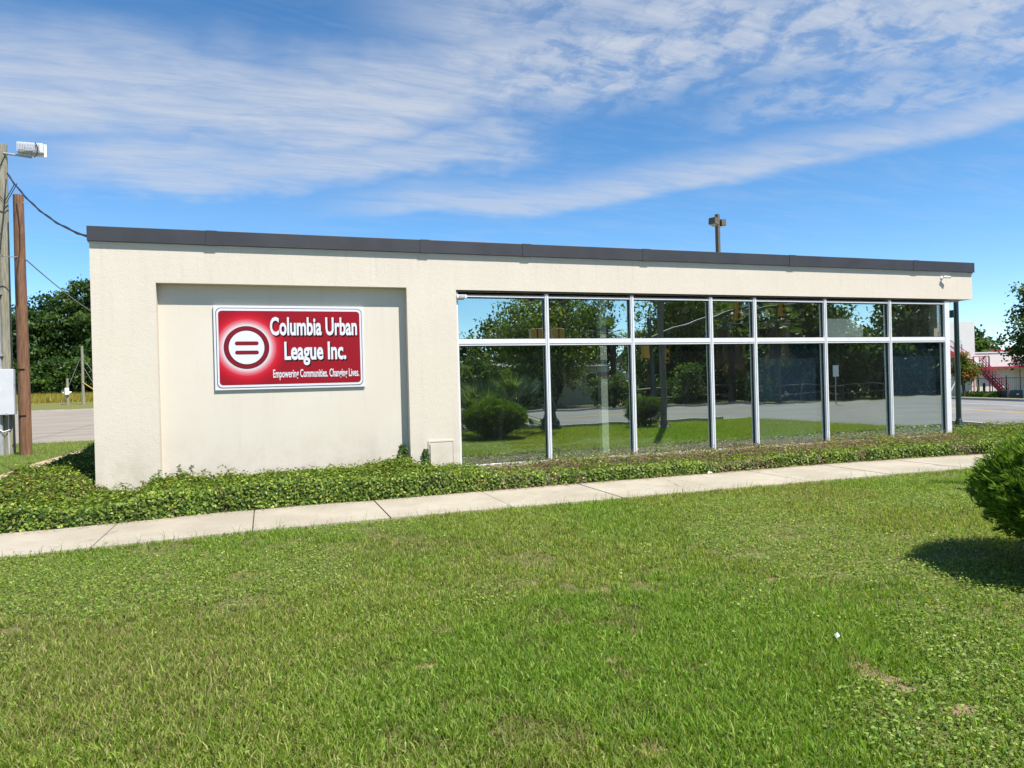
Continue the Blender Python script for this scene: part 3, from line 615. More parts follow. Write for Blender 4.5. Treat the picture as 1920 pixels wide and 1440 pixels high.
# ------------------------------------------------------------------ lawn grass
def blades(name, x, y, h, w, lean, colr, m):
    n = len(x); th = rng.uniform(0, 2*np.pi, n); s = np.stack([np.cos(th), np.sin(th), np.zeros(n)], 1)
    la = rng.uniform(0, 2*np.pi, n); l = np.stack([np.cos(la), np.sin(la), np.zeros(n)], 1)*(lean*h)[:, None]; p = np.stack([x, y, gz(x, y)], 1)
    up = np.zeros((n, 3)); up[:, 2] = h*np.sqrt(np.maximum(1-np.minimum(lean, .95)**2, .08)); w = w[:, None]
    v = np.stack([p-s*w*.5, p+s*w*.5, p+up*.6+l*.33+s*w*.42, p+up*.6+l*.33-s*w*.42, p+up+l], 1).reshape(-1, 3)
    b = (np.arange(n)*5)[:, None]; loops = (b+np.array([[0, 1, 2, 3, 3, 2, 4]])).ravel()
    st = (np.arange(n)[:, None]*7+np.array([[0, 4]])).ravel(); to = np.tile([4, 3], n)
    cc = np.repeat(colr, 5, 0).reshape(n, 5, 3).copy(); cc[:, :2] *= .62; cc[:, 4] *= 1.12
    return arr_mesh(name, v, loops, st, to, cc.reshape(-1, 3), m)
def lawncol(x, y, n):
    c = pal([(.185, .275, .034), (.225, .315, .042), (.135, .22, .024), (.26, .335, .07), (.38, .37, .13)], n, .22)
    dry = sstep(.52, .72, fbm(x, y, .55, 61)); d = pal([(.24, .23, .09), (.32, .27, .13), (.20, .21, .07)], n, .15)
    isd = rng.random(n) < (.07+.30*dry+.6*bare(x, y)); c[isd] = d[isd]
    lush = sstep(.5, .7, fbm(x, y, .35, 67))[:, None]; c = c*(1-lush)+c*np.array([.80, .98, .72])*lush
    return c
SPOTS = [(1.01, -6.69, .055), (.80, -7.2, .05), (2.96, -7.98, .04), (2.93, -8.08, .055), (2.90, -8.19, .06), (2.93, -8.29, .05), (2.90, -8.38, .035), (2.94, -8.65, .05), (1.48, -8.43, .055), (1.77, -7.52, .04), (.4, -6.57, .045), (3.6, -6.6, .05), (3.9, -8.4, .05)]
def spots(x, y):
    m = np.zeros(len(x)); w = .6+.9*fbm(x, y, 9, 171)
    for sx, sy, r in SPOTS: m = np.maximum(m, 1-sstep(.55, 1.1, np.hypot((x-sx)/1.5, y-sy)/(r*w)))
    return m
def bare(x, y): return np.maximum(spots(x, y)*.92, sstep(.62, .70, fbm(x, y, 2.6, 71))*sstep(.45, .65, vn(x, y, .5, 73)))
def weedy(x, y): return sstep(.44, .60, fbm(x, y, .55, 81)-.09+.17*sstep(-.5, 2.6, x+.25*(y+6))*sstep(-3.5, -6, y)+.06*sstep(-7, -8.5, y))
def in_view(x, y, mg):
    yy = y+11.04; return (x > -.30*yy-mg) & (x < 1.43*yy+mg)
def lawn():
    ns = 560000
    y = -9.6+(6.86+.05)*rng.random(ns)**.85; x = rng.uniform(-5, 15, ns)
    nt = 16000; ty = -9.6+6.9*rng.random(nt)**.85; tx = rng.uniform(-5, 15, nt); ti = rng.integers(0, nt, 330000); sg_ = rng.uniform(.012, .05, nt)[ti]
    x = np.concatenate([x, tx[ti]+rng.normal(size=len(ti))*sg_]); y = np.concatenate([y, ty[ti]+rng.normal(size=len(ti))*sg_]); ns = len(x)
    tone = np.concatenate([np.ones(560000), rng.uniform(.75, 1.4, nt)[ti]])
    nn_ = 230000; rr_ = 2.2+3.0*rng.random(nn_)**.8; aa_ = rng.uniform(-.42, 1.08, nn_)
    x = np.concatenate([x, rr_*np.sin(aa_)]); y = np.concatenate([y, -11.04+rr_*np.cos(aa_)]); tone = np.concatenate([tone, rng.uniform(.9, 1.1, nn_)]); ns = len(x)
    dist_ = np.hypot(x, y+11.04)
    k_ = in_view(x, y, 1.2) & (dist_ < 13.5) & (rng.random(ns) < np.clip(6.0/np.maximum(dist_, 2.5), .3, 1)); x, y, tone = x[k_], y[k_], tone[k_]
    edge = -2.80+swoff(x)+.05*(vn(x, y*0, 2.5, 91)-.5)+.03*rng.normal(size=len(x)); k_ = (y < edge) & (rng.random(len(x)) > bare(x, y)*.75); x, y, tone = x[k_], y[k_], tone[k_]
    wd = weedy(x, y); k_ = rng.random(len(x)) < .95-.60*wd; x, y, wd, tone = x[k_], y[k_], wd[k_], tone[k_]; n = len(x)
    tuft = .7+.75*fbm(x, y, 3.0, 95)
    h = rng.uniform(.022, .058, n)*tuft*(1-.25*wd)*np.where(rng.random(n) < .03, 1.7, 1); w = rng.uniform(.0036, .0070, n)*(1+.03*np.hypot(x, y+11))
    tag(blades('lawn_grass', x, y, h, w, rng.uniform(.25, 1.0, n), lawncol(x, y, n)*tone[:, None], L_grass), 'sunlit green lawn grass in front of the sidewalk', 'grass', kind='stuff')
    # broad-leaved weeds and clover
    n = 420000; y = -9.6+6.7*rng.random(n)**.85; x = rng.uniform(-5, 15, n); k_ = in_view(x, y, 1.2) & (rng.random(n) < weedy(x, y)*.85+.06) & (rng.random(n) > bare(x, y)*.6); x, y = x[k_], y[k_]; n = len(x)
    L_ = rng.uniform(.010, .026, n); a = rng.uniform(0, 6.28, n); ax = np.stack([np.cos(a), np.sin(a), rng.uniform(-.2, .5, n)], 1)
    c = pal([(.165, .26, .042), (.20, .30, .052), (.11, .19, .03), (.28, .36, .09)], n, .25)
    o = leaves('lawn_weeds', np.stack([x, y, rng.uniform(.008, .045, n)], 1), ax, unit(rdir(n)*.55+[0, -.1, 1]), L_, L_*.72, c, L_weed); tag(o, 'low broad-leaved weeds growing through the lawn', 'weeds', kind='stuff')
    # lawn farther off: towards the street and along the left side
    n = 190000; x = rng.uniform(3, 18, n); y = rng.uniform(-10.4, -2.9, n); k_ = (np.abs(x-5.9) > -1) & ~(in_view(x, y, .6) & (np.hypot(x, y+11) < 13)) & (x < 17.2); x, y = x[k_], y[k_]
    xl = rng.uniform(-13, -2.6, 60000); yl = rng.uniform(1, 15.4, 60000); k_ = ((xl < -4.95) | ((xl > -4.2) & (xl < -3.5) & (yl < 12)) | (yl > 12.6)) & in_view(xl, yl, 2); xl, yl = xl[k_], yl[k_]
    xs = np.concatenate([x, xl]); ys = np.concatenate([y, yl]); n = len(xs); a = rng.uniform(0, 6.28, n)
    o = tris('verge_grass', np.stack([xs, ys, np.zeros(n)], 1), unit(np.stack([.5*rng.normal(size=n), .5*rng.normal(size=n), np.ones(n)], 1)), np.stack([np.cos(a), np.sin(a), 0*a], 1), rng.uniform(.05, .11, n), rng.uniform(.006, .011, n), lawncol(xs, ys, n)*[.95, 1.0, .9], L_grass)
    tag(o, 'short verge grass beside the streets and utility poles', 'grass', kind='stuff')
    # long blades leaning over the sidewalk edge
    n = 420; x = rng.uniform(-4, 12, n); y = -2.83+swoff(x)+rng.normal(0, .02, n)
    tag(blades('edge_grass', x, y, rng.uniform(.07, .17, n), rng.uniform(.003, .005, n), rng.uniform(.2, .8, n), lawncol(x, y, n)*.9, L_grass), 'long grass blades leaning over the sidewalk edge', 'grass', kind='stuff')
    # yellow meadow beyond the lot
    n = 42000; x = rng.uniform(-75, -8, n); y = rng.uniform(92, 116, n); a = rng.uniform(0, 6.28, n)
    o = tris('meadow_grass', np.stack([x, y, gz(x, y)], 1), unit(np.stack([.3*rng.normal(size=n), .3*rng.normal(size=n), np.ones(n)], 1)), np.stack([np.cos(a), np.sin(a), 0*a], 1), rng.uniform(.5, 1.0, n), rng.uniform(.06, .16, n), pal([(.34, .28, .05), (.26, .25, .05), (.40, .32, .07)], n), L_grass)
    tag(o, 'tall yellow meadow grass before the dark tree line', 'grass', kind='stuff')
lawn()
def soil():
    for i, (sx, sy, r) in enumerate(SPOTS):
        n = 22; ring = []
        for k_ in range(n):
            a = 2*math.pi*k_/n; w = .8+.5*float(vn(np.array([sx*7+math.cos(a)*1.3]), np.array([sy*7+math.sin(a)*1.3]), 1.0, 181)[0]); ring.append((math.cos(a)*r*1.75*w, math.sin(a)*r*1.2*w, .001))
        mid = [(x*.5, y*.5, .007+.004*math.sin(j*2.3)) for j, (x, y, z) in enumerate(ring)]
        o = MB().add(ring+mid+[(0, 0, .009)], [(k_, (k_+1) % n, n+(k_+1) % n, n+k_) for k_ in range(n)]+[(n+k_, n+(k_+1) % n, 2*n) for k_ in range(n)]).build('bare_soil', M_['soil'], None, True); o.location = (sx, sy, .002)
        tag(o, 'small bare tan soil patch worn into the lawn', kind='structure')
soil()
tag(MB().add([(0, 0, 0), (.03, .006, .008), (.027, .027, .018), (.003, .024, .012), (.015, .012, .03)], [(0, 1, 4), (1, 2, 4), (2, 3, 4), (3, 0, 4), (0, 3, 2, 1)]).build('paper_scrap', M_['litter']), 'small white paper scrap lying on the lawn', 'litter').location = (3.07, -7.78, .03)
tag(MB().add([(0, 0, 0), (.10, .01, .008), (.08, .06, .03), (.01, .05, .012), (.05, .03, .04)], [(0, 1, 4), (1, 2, 4), (2, 3, 4), (3, 0, 4), (0, 3, 2, 1)]).build('paper_scrap', M_['litter']), 'white scrap of litter at the hedge foot by the sidewalk', 'litter').location = (6.55, -1.46, .036)

# ------------------------------------------------------------------ shrubs
def dome_shrub(name, loc, r, h, n, label, cat, box=False):
    o = empty(name, loc, 0, label, cat)
    # tufts over the whole lumpy surface
    nc = n//24; dc = rdir(nc); z0 = .52*h; ci = np.repeat(np.arange(nc), 24); d = unit(dc[ci]+.075*rng.normal(size=(len(ci), 3))); n = len(ci); bump = rng.uniform(.86, 1.06, nc)[ci]-.9*np.linalg.norm(d-dc[ci], axis=1); axc = unit(dc*.75+[0, 0, .55]+.35*rdir(nc))[ci]
    u_ = d.copy(); lump = .86+.26*fbm(np.arctan2(d[:, 1], d[:, 0])*1.6+5, d[:, 2]*2.2, 1.6, 5)
    if box: q = np.max(np.abs(u_/[1, 1, 1]), 1, keepdims=True); u_ = u_/np.maximum(q, .72)*.92
    zs = np.where(u_[:, 2] > 0, (h-z0), (z0-.05))
    rr = r*np.where(u_[:, 2] < 0, 1-.28*u_[:, 2]**2, 1)
    rad = lump*bump*(1-np.abs(rng.normal(0, .05, n)))
    P = np.stack([u_[:, 0]*rr*rad, u_[:, 1]*rr*rad, z0+u_[:, 2]*zs*rad], 1)
    k_ = P[:, 2] > .03; P, d, axc, n2 = P[k_], d[k_], axc[k_], k_.sum()
    ax = unit(axc+.30*rdir(n2)); L_ = rng.uniform(.03, .085, n2)
    tips = rng.random(n2)[:, None]
    c = pal([(.11, .205, .018), (.155, .265, .025), (.065, .135, .014), (.20, .31, .032)], n2)
    K = 4; Pk = np.repeat(P, K, 0); axk = unit(np.repeat(ax, K, 0)+.38*rdir(n2*K)); Lk = np.repeat(L_, K)*rng.uniform(.6, 1.1, n2*K)
    tris('foliage', Pk, axk, rdir(n2*K), Lk, rng.uniform(.010, .019, n2*K), np.repeat(c, K, 0)*rng.uniform(.8, 1.2, (n2*K, 1)), L_jun, o)['kind'] = 'stuff'
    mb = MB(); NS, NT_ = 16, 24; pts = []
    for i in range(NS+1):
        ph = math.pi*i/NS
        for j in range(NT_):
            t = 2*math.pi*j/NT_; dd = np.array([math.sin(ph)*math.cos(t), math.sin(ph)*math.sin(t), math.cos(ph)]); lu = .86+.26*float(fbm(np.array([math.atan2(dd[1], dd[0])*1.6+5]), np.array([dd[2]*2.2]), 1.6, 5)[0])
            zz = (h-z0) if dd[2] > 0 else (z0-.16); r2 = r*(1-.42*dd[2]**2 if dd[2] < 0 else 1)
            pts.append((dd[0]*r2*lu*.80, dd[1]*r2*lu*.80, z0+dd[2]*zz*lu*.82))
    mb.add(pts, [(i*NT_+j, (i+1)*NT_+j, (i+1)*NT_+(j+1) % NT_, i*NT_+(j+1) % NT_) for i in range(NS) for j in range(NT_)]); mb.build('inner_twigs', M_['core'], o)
    for i in range(5):
        a = i*1.26+.4; b0 = r*.28
        MB().tube([(b0*math.cos(a), b0*math.sin(a), -.02), (b0*1.3*math.cos(a), b0*1.3*math.sin(a), h*.22), (b0*1.9*math.cos(a), b0*1.9*math.sin(a), h*.45)], [.035, .03, .02], 6).build('trunk', M_['stem'], o)
    return o
dome_shrub('juniper_shrub', (5.97, -7.52, 0), .95, 1.13, 42000, 'bright green domed juniper shrub on the lawn casting a round shadow', 'shrub')
dome_shrub('boxed_shrub', (11.6, -9.3, 0), .60, 1.05, 9000, 'squarish clipped shrub on the lawn edge beside the steel pole', 'shrub', True)

# ------------------------------------------------------------------ trees
def tree(name, loc, h, cr, label, cols, nclump=90, per=90, leaf=.16, trunk_r=.22, cz0=.28, group=None, squash=1., seed=0, th=None):
    o = empty(name, (loc[0], loc[1], float(gz(loc[0], loc[1]))), 0, label, 'tree', group)
    r_ = np.random.default_rng(seed+100); th = th or h*cz0*1.25
    mb = MB(); bend = r_.normal(0, .25, 2)
    mb.tube([(0, 0, -.1), (bend[0]*.3, bend[1]*.3, th*.5), (bend[0], bend[1], th), (bend[0]*1.3, bend[1]*1.3, h*.80)], [trunk_r*1.25, trunk_r, trunk_r*.8, trunk_r*.2], 8)
    C = unit(r_.normal(size=(nclump, 3)))*(r_.random((nclump, 1))**.42); C *= [cr, cr, h*(1-cz0)/2*squash]; C[:, 2] += h*(1+cz0)/2
    C[:, :2] *= (.72+.5*r_.random((nclump, 1))); C[:, 2] += r_.normal(0, h*.03, nclump); C[:, 2] = np.clip(C[:, 2], h*cz0*.8, h*.99)
    for i in range(0, nclump, max(1, nclump//16)):
        e = C[i]; s = np.array([bend[0], bend[1], min(th*(.7+.5*r_.random()), e[2]-.1)]); m_ = (s+e)/2+[0, 0, .1*h*r_.random()]
        mb.tube([s, m_, e], [trunk_r*.45, trunk_r*.28, trunk_r*.08], 5)
    mb.build('trunk', M_['bark'], o, True)
    sz = cr*.24*(.6+.8*r_.random(nclump)); N = nclump*per; ci = np.repeat(np.arange(nclump), per)
    off = r_.normal(size=(N, 3))*[1, 1, .6]; P = C[ci]+off*sz[ci][:, None]*.62
    cc = np.array(cols)[r_.integers(0, len(cols), nclump)][ci]*(1+r_.normal(0, .2, (N, 1)))
    Lf = leaf*r_.uniform(.7, 1.35, N)
    leaves('crown', P, unit(r_.normal(size=(N, 3))+[0, 0, -.3]), unit(r_.normal(size=(N, 3))*.9+[0, 0, .7]), Lf, Lf*.6, np.clip(cc, .004, .6), L_tree, o)['kind'] = 'stuff'
    return o
DK = [(.042, .088, .020), (.056, .112, .024), (.075, .135, .030), (.030, .066, .017)]
MD = [(.045, .10, .018), (.06, .125, .022), (.035, .08, .016), (.085, .15, .03)]
BR = [(.095, .17, .022), (.13, .21, .03), (.065, .125, .018), (.17, .24, .04)]
# tree line beyond the lot
tl = [(-62, 128, 16), (-54, 131, 18), (-47.5, 126, 15.5), (-41.5, 129, 17.5), (-36.6, 125, 14.6), (-32.0, 128, 19.0), (-27.6, 124, 20.5), (-22, 127, 20.5), (-50, 138, 18), (-38, 137, 17.5), (-29.5, 136, 21), (-16, 130, 19), (-9, 132, 18)]
for i, (x, y, h) in enumerate(tl):
    tree('woodland_tree', (x, y), h, 4.6, 'dark green tree in the woodland edge beyond the yellow meadow', DK, 110, 80, .62, .3, .06, 'trees of the woodland edge', seed=i, th=h*.3)
for i, (x, y) in enumerate([(-64, 119), (-57, 120), (-50.5, 119.5), (-44.5, 120), (-39.5, 119), (-35, 119.5), (-30.8, 119), (-26.5, 119.5), (-21, 120), (-14, 120)]):
    tree('woodland_bush', (x, y), 6.2+1.6*math.sin(i*2.1), 3.9, 'dark undergrowth bush at the foot of the woodland edge', DK, 70, 70, .6, .15, .0, 'undergrowth of the woodland edge', seed=200+i, th=1.5)
for i, (x, y) in enumerate([(34.5, -33), (39.5, -31), (44, -29.5), (49, -28.5), (54, -29), (59.5, -30), (65, -31), (70, -29), (41, -36), (29.5, -37), (76, -30)]):
    tree('roadside_bush', (x, y), 4.6+.9*math.sin(i*1.7), 3.3, 'dark leafy bush in the belt under the roadside trees', DK, 70, 80, .36, .12, .0, 'undergrowth of the roadside belt', seed=220+i, th=1.2)
for i, x in enumerate(range(33, 84, 5)):
    tree('thicket', (x, -40.5+1.5*math.sin(i)), 5.6, 4.2, 'dark thicket filling the back of the roadside belt', DK, 60, 70, .5, .12, .0, 'thickets behind the roadside belt', seed=260+i, th=1.2)
for i, (x, y) in enumerate([(9.5, -30), (12.5, -31.5), (15, -30), (23.5, -39.5)]):
    tree('garden_bush', (x, y), 2.9+.5*math.sin(i*2.7), 2.0, 'green garden bush on the plot across the front street', MD, 50, 80, .26, .1, .0, 'garden bushes across the front street', seed=240+i, th=.9)
# right side
tree('shade_tree', (52.5, 23.7), 8.6, 2.7, 'dark leafy shade tree standing by the utility box near the white building', DK, 90, 120, .26, .16, .22, seed=51)
tree('small_tree', (46.6, 25.9), 3.1, 1.05, 'small tree with orange tinged leaves before the red stairs', [(.10, .15, .025), (.16, .15, .03), (.07, .12, .02), (.22, .12, .03)], 40, 70, .17, .07, .32, seed=52)
tree('distant_tree', (86, 56), 7.5, 4.0, 'dark tree rising behind the white building roof beside the shade tree', DK, 60, 60, .5, .2, .2, seed=53)
tree('distant_tree', (76, 58), 6.4, 2.2, 'thin sparse tree top showing above the white building roof', MD, 30, 40, .4, .15, .35, seed=54)
# across the front street, seen in the window wall
tree('street_oak', (18.4, -34), 8.6, 3.5, 'broad oak across the street with sunlit yellow-green leaves', BR, 130, 110, .24, .25, .10, seed=61)
tree('street_oak', (25.3, -42), 8.8, 2.7, 'dense dark oak across the street behind the pale low building', DK, 90, 90, .28, .22, .14, seed=62)
tree('street_tree', (29.4, -35), 9.6, 3.2, 'bright leafy tree across the street left of the fan palms', BR, 110, 100, .26, .22, .25, seed=63)
tree('street_tree', (14.2, -40), 4.9, 1.8, 'small leafy tree across the street beside the broad oak', MD, 50, 70, .24, .14, .12, seed=64)
for i, (x, y, h, c) in enumerate([(36, -38, 11, 4.2), (39, -33, 10.5, 4.2), (46.6, -30, 8.2, 2.6), (52.5, -30, 10.5, 4.4), (58, -35, 11, 5), (65, -40, 11, 5), (46, -40, 8.5, 4.5), (21, -48, 7.5, 4.5), (72, -32, 11, 5)]):
    tree('roadside_tree', (x, y), h, c, 'dense dark roadside tree in the belt beyond the junction', DK, 100, 90, .34, .25, .04, 'roadside trees beyond the junction', seed=70+i, th=h*.3)
tree('bush', (24.3, -26.6), 2.6, 1.6, 'rounded leafy bush beside the railing across the street', MD, 40, 90, .17, .06, .02, seed=90)
tree('bush', (29.5, -26.8), 1.9, 1.6, 'low dark bush under the first fan palm', DK, 40, 80, .17, .06, .02, seed=91)
tree('bush', (19.8, -27.5), 2.2, 1.5, 'dark bush in front of the pale low building', DK, 40, 80, .17, .06, .02, seed=92)

def fan(P, base, d, L, n, w, spread=2.3):       # one fan frond: leaflets radiating from the end of a stalk
    d = d/np.linalg.norm(d); up = np.array([0, 0, 1.]); s = np.cross(d, up); s /= np.linalg.norm(s)+1e-9; nrm = np.cross(s, d)
    for k_ in range(n):
        a = (k_/(n-1)-.5)*spread; ax = d*math.cos(a)+s*math.sin(a)+[0, 0, -.18*abs(a)]
        P.append((base, ax, np.cross(ax, nrm), L*(1-.22*abs(a)/spread*2)*rng.uniform(.85, 1.05), w))
def palm(name, loc, trunk_h, nf, L, label, skirt=0, cat='palm', group=None):
    o = empty(name, loc, 0, label, cat, group); P = []; D_ = []; mb = MB()
    for i in range(nf):
        az_ = rng.uniform(0, 6.28); e = rng.uniform(-.35, 1.35); d = np.array([math.cos(az_)*math.cos(e), math.sin(az_)*math.cos(e), math.sin(e)])
        st = np.array([0, 0, trunk_h]); en = st+d*L*rng.uniform(.55, .95); mb.tube([st, (st+en)/2+[0, 0, .05*L], en], .018 if trunk_h > 1 else .010, 4)
        fan(P, en, d+[0, 0, -.15], L*.72, 17, .045*L)
    for i in range(skirt):
        az_ = rng.uniform(0, 6.28); zt = trunk_h*rng.uniform(.55, 1); d = np.array([math.cos(az_)*.35, math.sin(az_)*.35, -1]); st = np.array([math.cos(az_)*.25, math.sin(az_)*.25, zt]); fan(D_, st+[math.cos(az_)*.3, math.sin(az_)*.3, 0], d, L*1.15, 9, .05*L, 1.0)
    def bld_(nm, Q, cols):
        n = len(Q); pos = np.array([q[0] for q in Q]); ax = np.array([q[1] for q in Q]); sd = np.array([q[2] for q in Q]); tris(nm, pos, ax, sd, [q[3] for q in Q], [q[4] for q in Q], pal(cols, n), L_palm, o)['kind'] = 'stuff'
    bld_('fronds', P, [(.08, .14, .035), (.11, .18, .05), (.06, .11, .028), (.17, .23, .08)])
    if D_: bld_('dead_fronds', D_, [(.13, .095, .055), (.09, .065, .04), (.17, .13, .08)])
    mb.build('stalks', mat_stalk, o)['kind'] = 'stuff'
    if trunk_h > .6: MB().tube([(0, 0, -.1), (.03, 0, trunk_h*.5), (0, 0, trunk_h)], [.24, .2, .18], 10).build('trunk', M_['bark'], o, True)
mat_stalk = mat('palm_stalk', (.09, .13, .04), .5)
palm('fan_palm', (28.1, -27.2, 0), 4.9, 46, 1.35, 'first fan palm by the railing with a thick skirt of dead fronds', 60)
palm('fan_palm', (31.9, -27.4, 0), 5.2, 46, 1.4, 'second fan palm beyond the first along the railing', 26)
palm('fan_palm', (22.6, -33, 0), 4.6, 36, 1.2, 'slim fan palm rising beside the broad oak', 0)
palm('dwarf_palmetto', (6.25, -9.35, 0), .5, 38, .95, 'spiky dwarf palmetto behind the domed juniper shrub', 0, 'palmetto')
palm('dwarf_palmetto', (7.35, -9.55, 0), .55, 38, 1.0, 'spiky dwarf palmetto beside the base of the lantern post', 0, 'palmetto')

# ------------------------------------------------------------------ poles on the left
pg = empty('utility_pole', (-6.42, 10.94, 0), 0, 'tall weathered grey wooden utility pole with conduit and floodlight', 'utility pole')
MB().tube([(0, 0, -.2), (-.01, 0, 3), (.0, 0, 6), (.02, 0, 8.15)], [.165, .155, .145, .135], 18).build('shaft', M_['greywood'], pg, True)
MB().tube([(-.10, -.20, 0), (-.10, -.20, 4.5), (-.06, -.19, 7.05)], .062, 12).build('conduit', M_['galv'], pg, True)
MB().tube([(.06, -.17, 0), (.07, -.17, 1.1)], .012, 6).build('ground_wire', M_['boxgrey'], pg)
MB().tube([(-.06, -.19, 7.05), (-.05, -.21, 7.2), (-.03, -.30, 7.22), (-.02, -.34, 7.10)], [.07, .075, .075, .07], 10).build('weatherhead', M_['galv'], pg, True)
for z in (2.6, 4.2, 5.8): MB().box(-.19, 0.0, -.275, -.12, z-.02, z+.02).build('strap', M_['galv'], pg)
MB().tube([(-.18, -.27, .72), (-.02, -.285, .62), (.10, -.17, .66)], .012, 6).build('strap_wire', M_['white'], pg)
MB().tube([(.10, -.10, 7.90), (.74, -.12, 7.83)], .028, 8).build('floodlight_arm', M_['galv'], pg, True)
fl = MB().box(.42, 1.02, -.22, -.06, 7.94, 8.20).build('floodlight', M_['boxgrey'], pg, bevel=.02)
for i in range(14): MB().box(.47+i*.036, .482+i*.036, -.252, -.221, 7.99, 8.19).build('cooling_fin', M_['boxgrey'], fl)
MB().box(.40, 1.06, -.05, -.03, 7.88, 8.22).build('reflector_frame', M_['white'], fl, bevel=.005); MB().bar((.72, -.16, 7.83), (.72, -.16, 7.96), .07, .05).build('bracket', M_['galv'], fl)
MB().box(.62, .80, -.29, -.254, 7.95, 8.06).build('driver_box', M_['galv'], fl, bevel=.01)
MB().tube([(.80, -.14, 7.84), (.90, -.27, 7.88), (.92, -.29, 8.05), (.86, -.26, 8.19)], .012, 6).build('lamp_cord', M_['cable'], fl)
MB().tube([(.14, -.12, 7.86), (.05, -.20, 7.55), (-.12, -.2, 7.5)], .011, 6).build('lamp_cord', M_['cable'], pg)
for off in (0, .05): MB().tube([(-.03, -.32, 7.12), (-.02+off, -.33, 6.75), (.12+off, -.26, 6.55), (.25+off, -.22, 6.85), (.36+off, -.2, 7.1)], .012, 6).build('drip_loop', M_['cable'], pg)
mbx = empty('meter_box', (-6.42, 10.7, 0), 0, 'light grey electrical meter enclosure strapped to the grey pole', 'meter box')
MB().box(-.52, .26, -.16, .06, 1.06, 2.24).build('cabinet', M_['boxgrey'], mbx, bevel=.012)
MB().lathe([(.001, 0), (.13, 0), (.13, .03), (.11, .035), (.105, .12), (.06, .15), (.001, .15)], n=20).build('meter', M_['brightwhite'], mbx, True)
mm = mbx.children[-1]; mm.rotation_euler = (R(90), 0, 0); mm.location = (-.17, -.161, 1.68)
MB().box(.08, .115, -.185, -.1605, 1.05, 1.10).build('latch', M_['galv'], mbx)
pbn = empty('wooden_post', (-5.925, 10.55, 0), 0, 'reddish brown wooden pole standing beside the grey utility pole', 'pole')
MB().tube([(0, 0, -.2), (.0, 0, 2.2), (-.012, 0, 4.6), (-.015, 0, 6.75)], [.145, .138, .128, .118], 18).build('shaft', M_['brownwood'], pbn, True)
for z in (1.02, 2.22): MB().box(-.10, .06, -.147, -.12, z-.016, z+.016).build('notch', M_['black'], pbn)
MB().tube([(-.02, -.13, 6.5), (.04, -.14, 5.9), (.03, -.145, 5.3), (-.06, -.14, 4.6), (-.05, -.14, 3.9)], .012, 6).build('cable', M_['cable'], pbn)
MB().tube([(.10, -.08, 6.55), (.22, -.10, 6.52)], .010, 5).build('spike', M_['galv'], pbn)
def wire(name, a, b, sag, r, m, label, twist=0):
    a, b = Vector(a), Vector(b); n = 40; pts = []
    for i in range(n+1):
        t = i/n; p = a.lerp(b, t); p.z -= sag*4*t*(1-t); pts.append(p)
    mb = MB().tube(pts, r, 6)
    if twist: mb.tube([p+Vector((math.sin(i*.9)*.016, 0, math.cos(i*.9)*.016)) for i, p in enumerate(pts)], r*.75, 6)
    tag(mb.build(name, m, None, True), label, 'cable')
wire('service_cable', (-6.24, 10.80, 7.36), (-2.16, .9, 3.80), .32, .018, M_['cable'], 'twisted black service cable from grey pole to the roof corner', 1)
wire('telephone_cable', (-5.80, 10.50, 5.08), (-8.5, 70, 11.4), 2.6, .016, M_['cablegrey'], 'thin dark cable running from the brown pole over the lot')
wire('pole_cable', (-14, 9.5, 5.9), (-5.96, 10.42, 5.12), .15, .012, M_['cablegrey'], 'thin cable reaching the brown pole from the left')
def farpole(x, y, h, r, label, name='far_pole'):
    o = empty(name, (x, y, float(gz(x, y))), 0, label, 'pole'); MB().tube([(0, 0, -.2), (0, 0, h)], [r, r*.8], 8).build('shaft', M_['greywood'], o, True); return o
p1 = farpole(-20.4, 85, 6.9, .17, 'tall pale wooden pole with guy wires before the woodland')
for dx, dz, x1 in ((0, 6.0, -2.4), (0, 5.6, 3.2), (0, 4.6, 2.2)): MB().tube([(dx, 0, dz), (x1, .5, .1)], .03, 5).build('guy_wire', M_['cablegrey'], p1)
MB().tube([(.02, -.2, 2.6), (1.7, .5, 1.2)], .05, 5).build('guy_guard', M_['bollard'], p1)
p2 = farpole(-22.0, 85, 3.1, .16, 'short wooden stub pole with white box before the woodland', 'stub_pole'); MB().box(-.2, .2, -.35, -.16, 1.2, 2.0).build('box', M_['white'], p2)
MB().tube([(0, 0, 2.9), (.85, -.1, 4.6), (1.6, 0, 5.9)], .025, 5).build('guy_wire', M_['cable'], p2)

# ------------------------------------------------------------------ lamp behind the roof, green lantern posts
lp = empty('parking_light', (24.27, 22.9, 0), R(20), 'bronze twin-head parking lot light rising behind the roof edge', 'street light')
MB().box(-.10, .10, -.10, .10, 0, 10.72).build('pole', M_['bronze'], lp, bevel=.01)
for s in (-1, 1):
    hd = MB().obox((s*.32, 0, 10.28), (.21, 0, .03*s), (0, .22, 0), (-.02*s, 0, .18)).build('lamp_head', M_['bronze'], lp, bevel=.02)
    MB().obox((s*.33, 0, 10.08), (.17, 0, .03*s), (0, .18, 0), (0, 0, .012)).build('lens', M_['lens'], hd)
    MB().box(min(s*.10, s*.13), max(s*.10, s*.13), -.04, .04, 10.2, 10.34).build('bracket', M_['bronze'], lp)
def green_post(loc, label, base, top_h, name='lamp_post'):
    o = empty(name, loc, 0, label, 'lamp post')
    MB().lathe(base, n=20).build('base', M_['green'], o, True)
    MB().tube([(0, 0, base[-1][1]-.02), (0, 0, top_h)], [.066, .06], 14).build('shaft', M_['green'], o, True)
    MB().lathe([(.082, 0), (.082, .03), (.068, .05)], (0, 0, base[-1][1]-.03), 16).build('collar', M_['green'], o, True)
    return o
gp = green_post((17.72, 3.18, 0), 'dark green steel lamp post at the far end of the window wall', [(.145, 0), (.145, .03), (.125, .10), (.09, .19), (.075, .23)], 3.74)
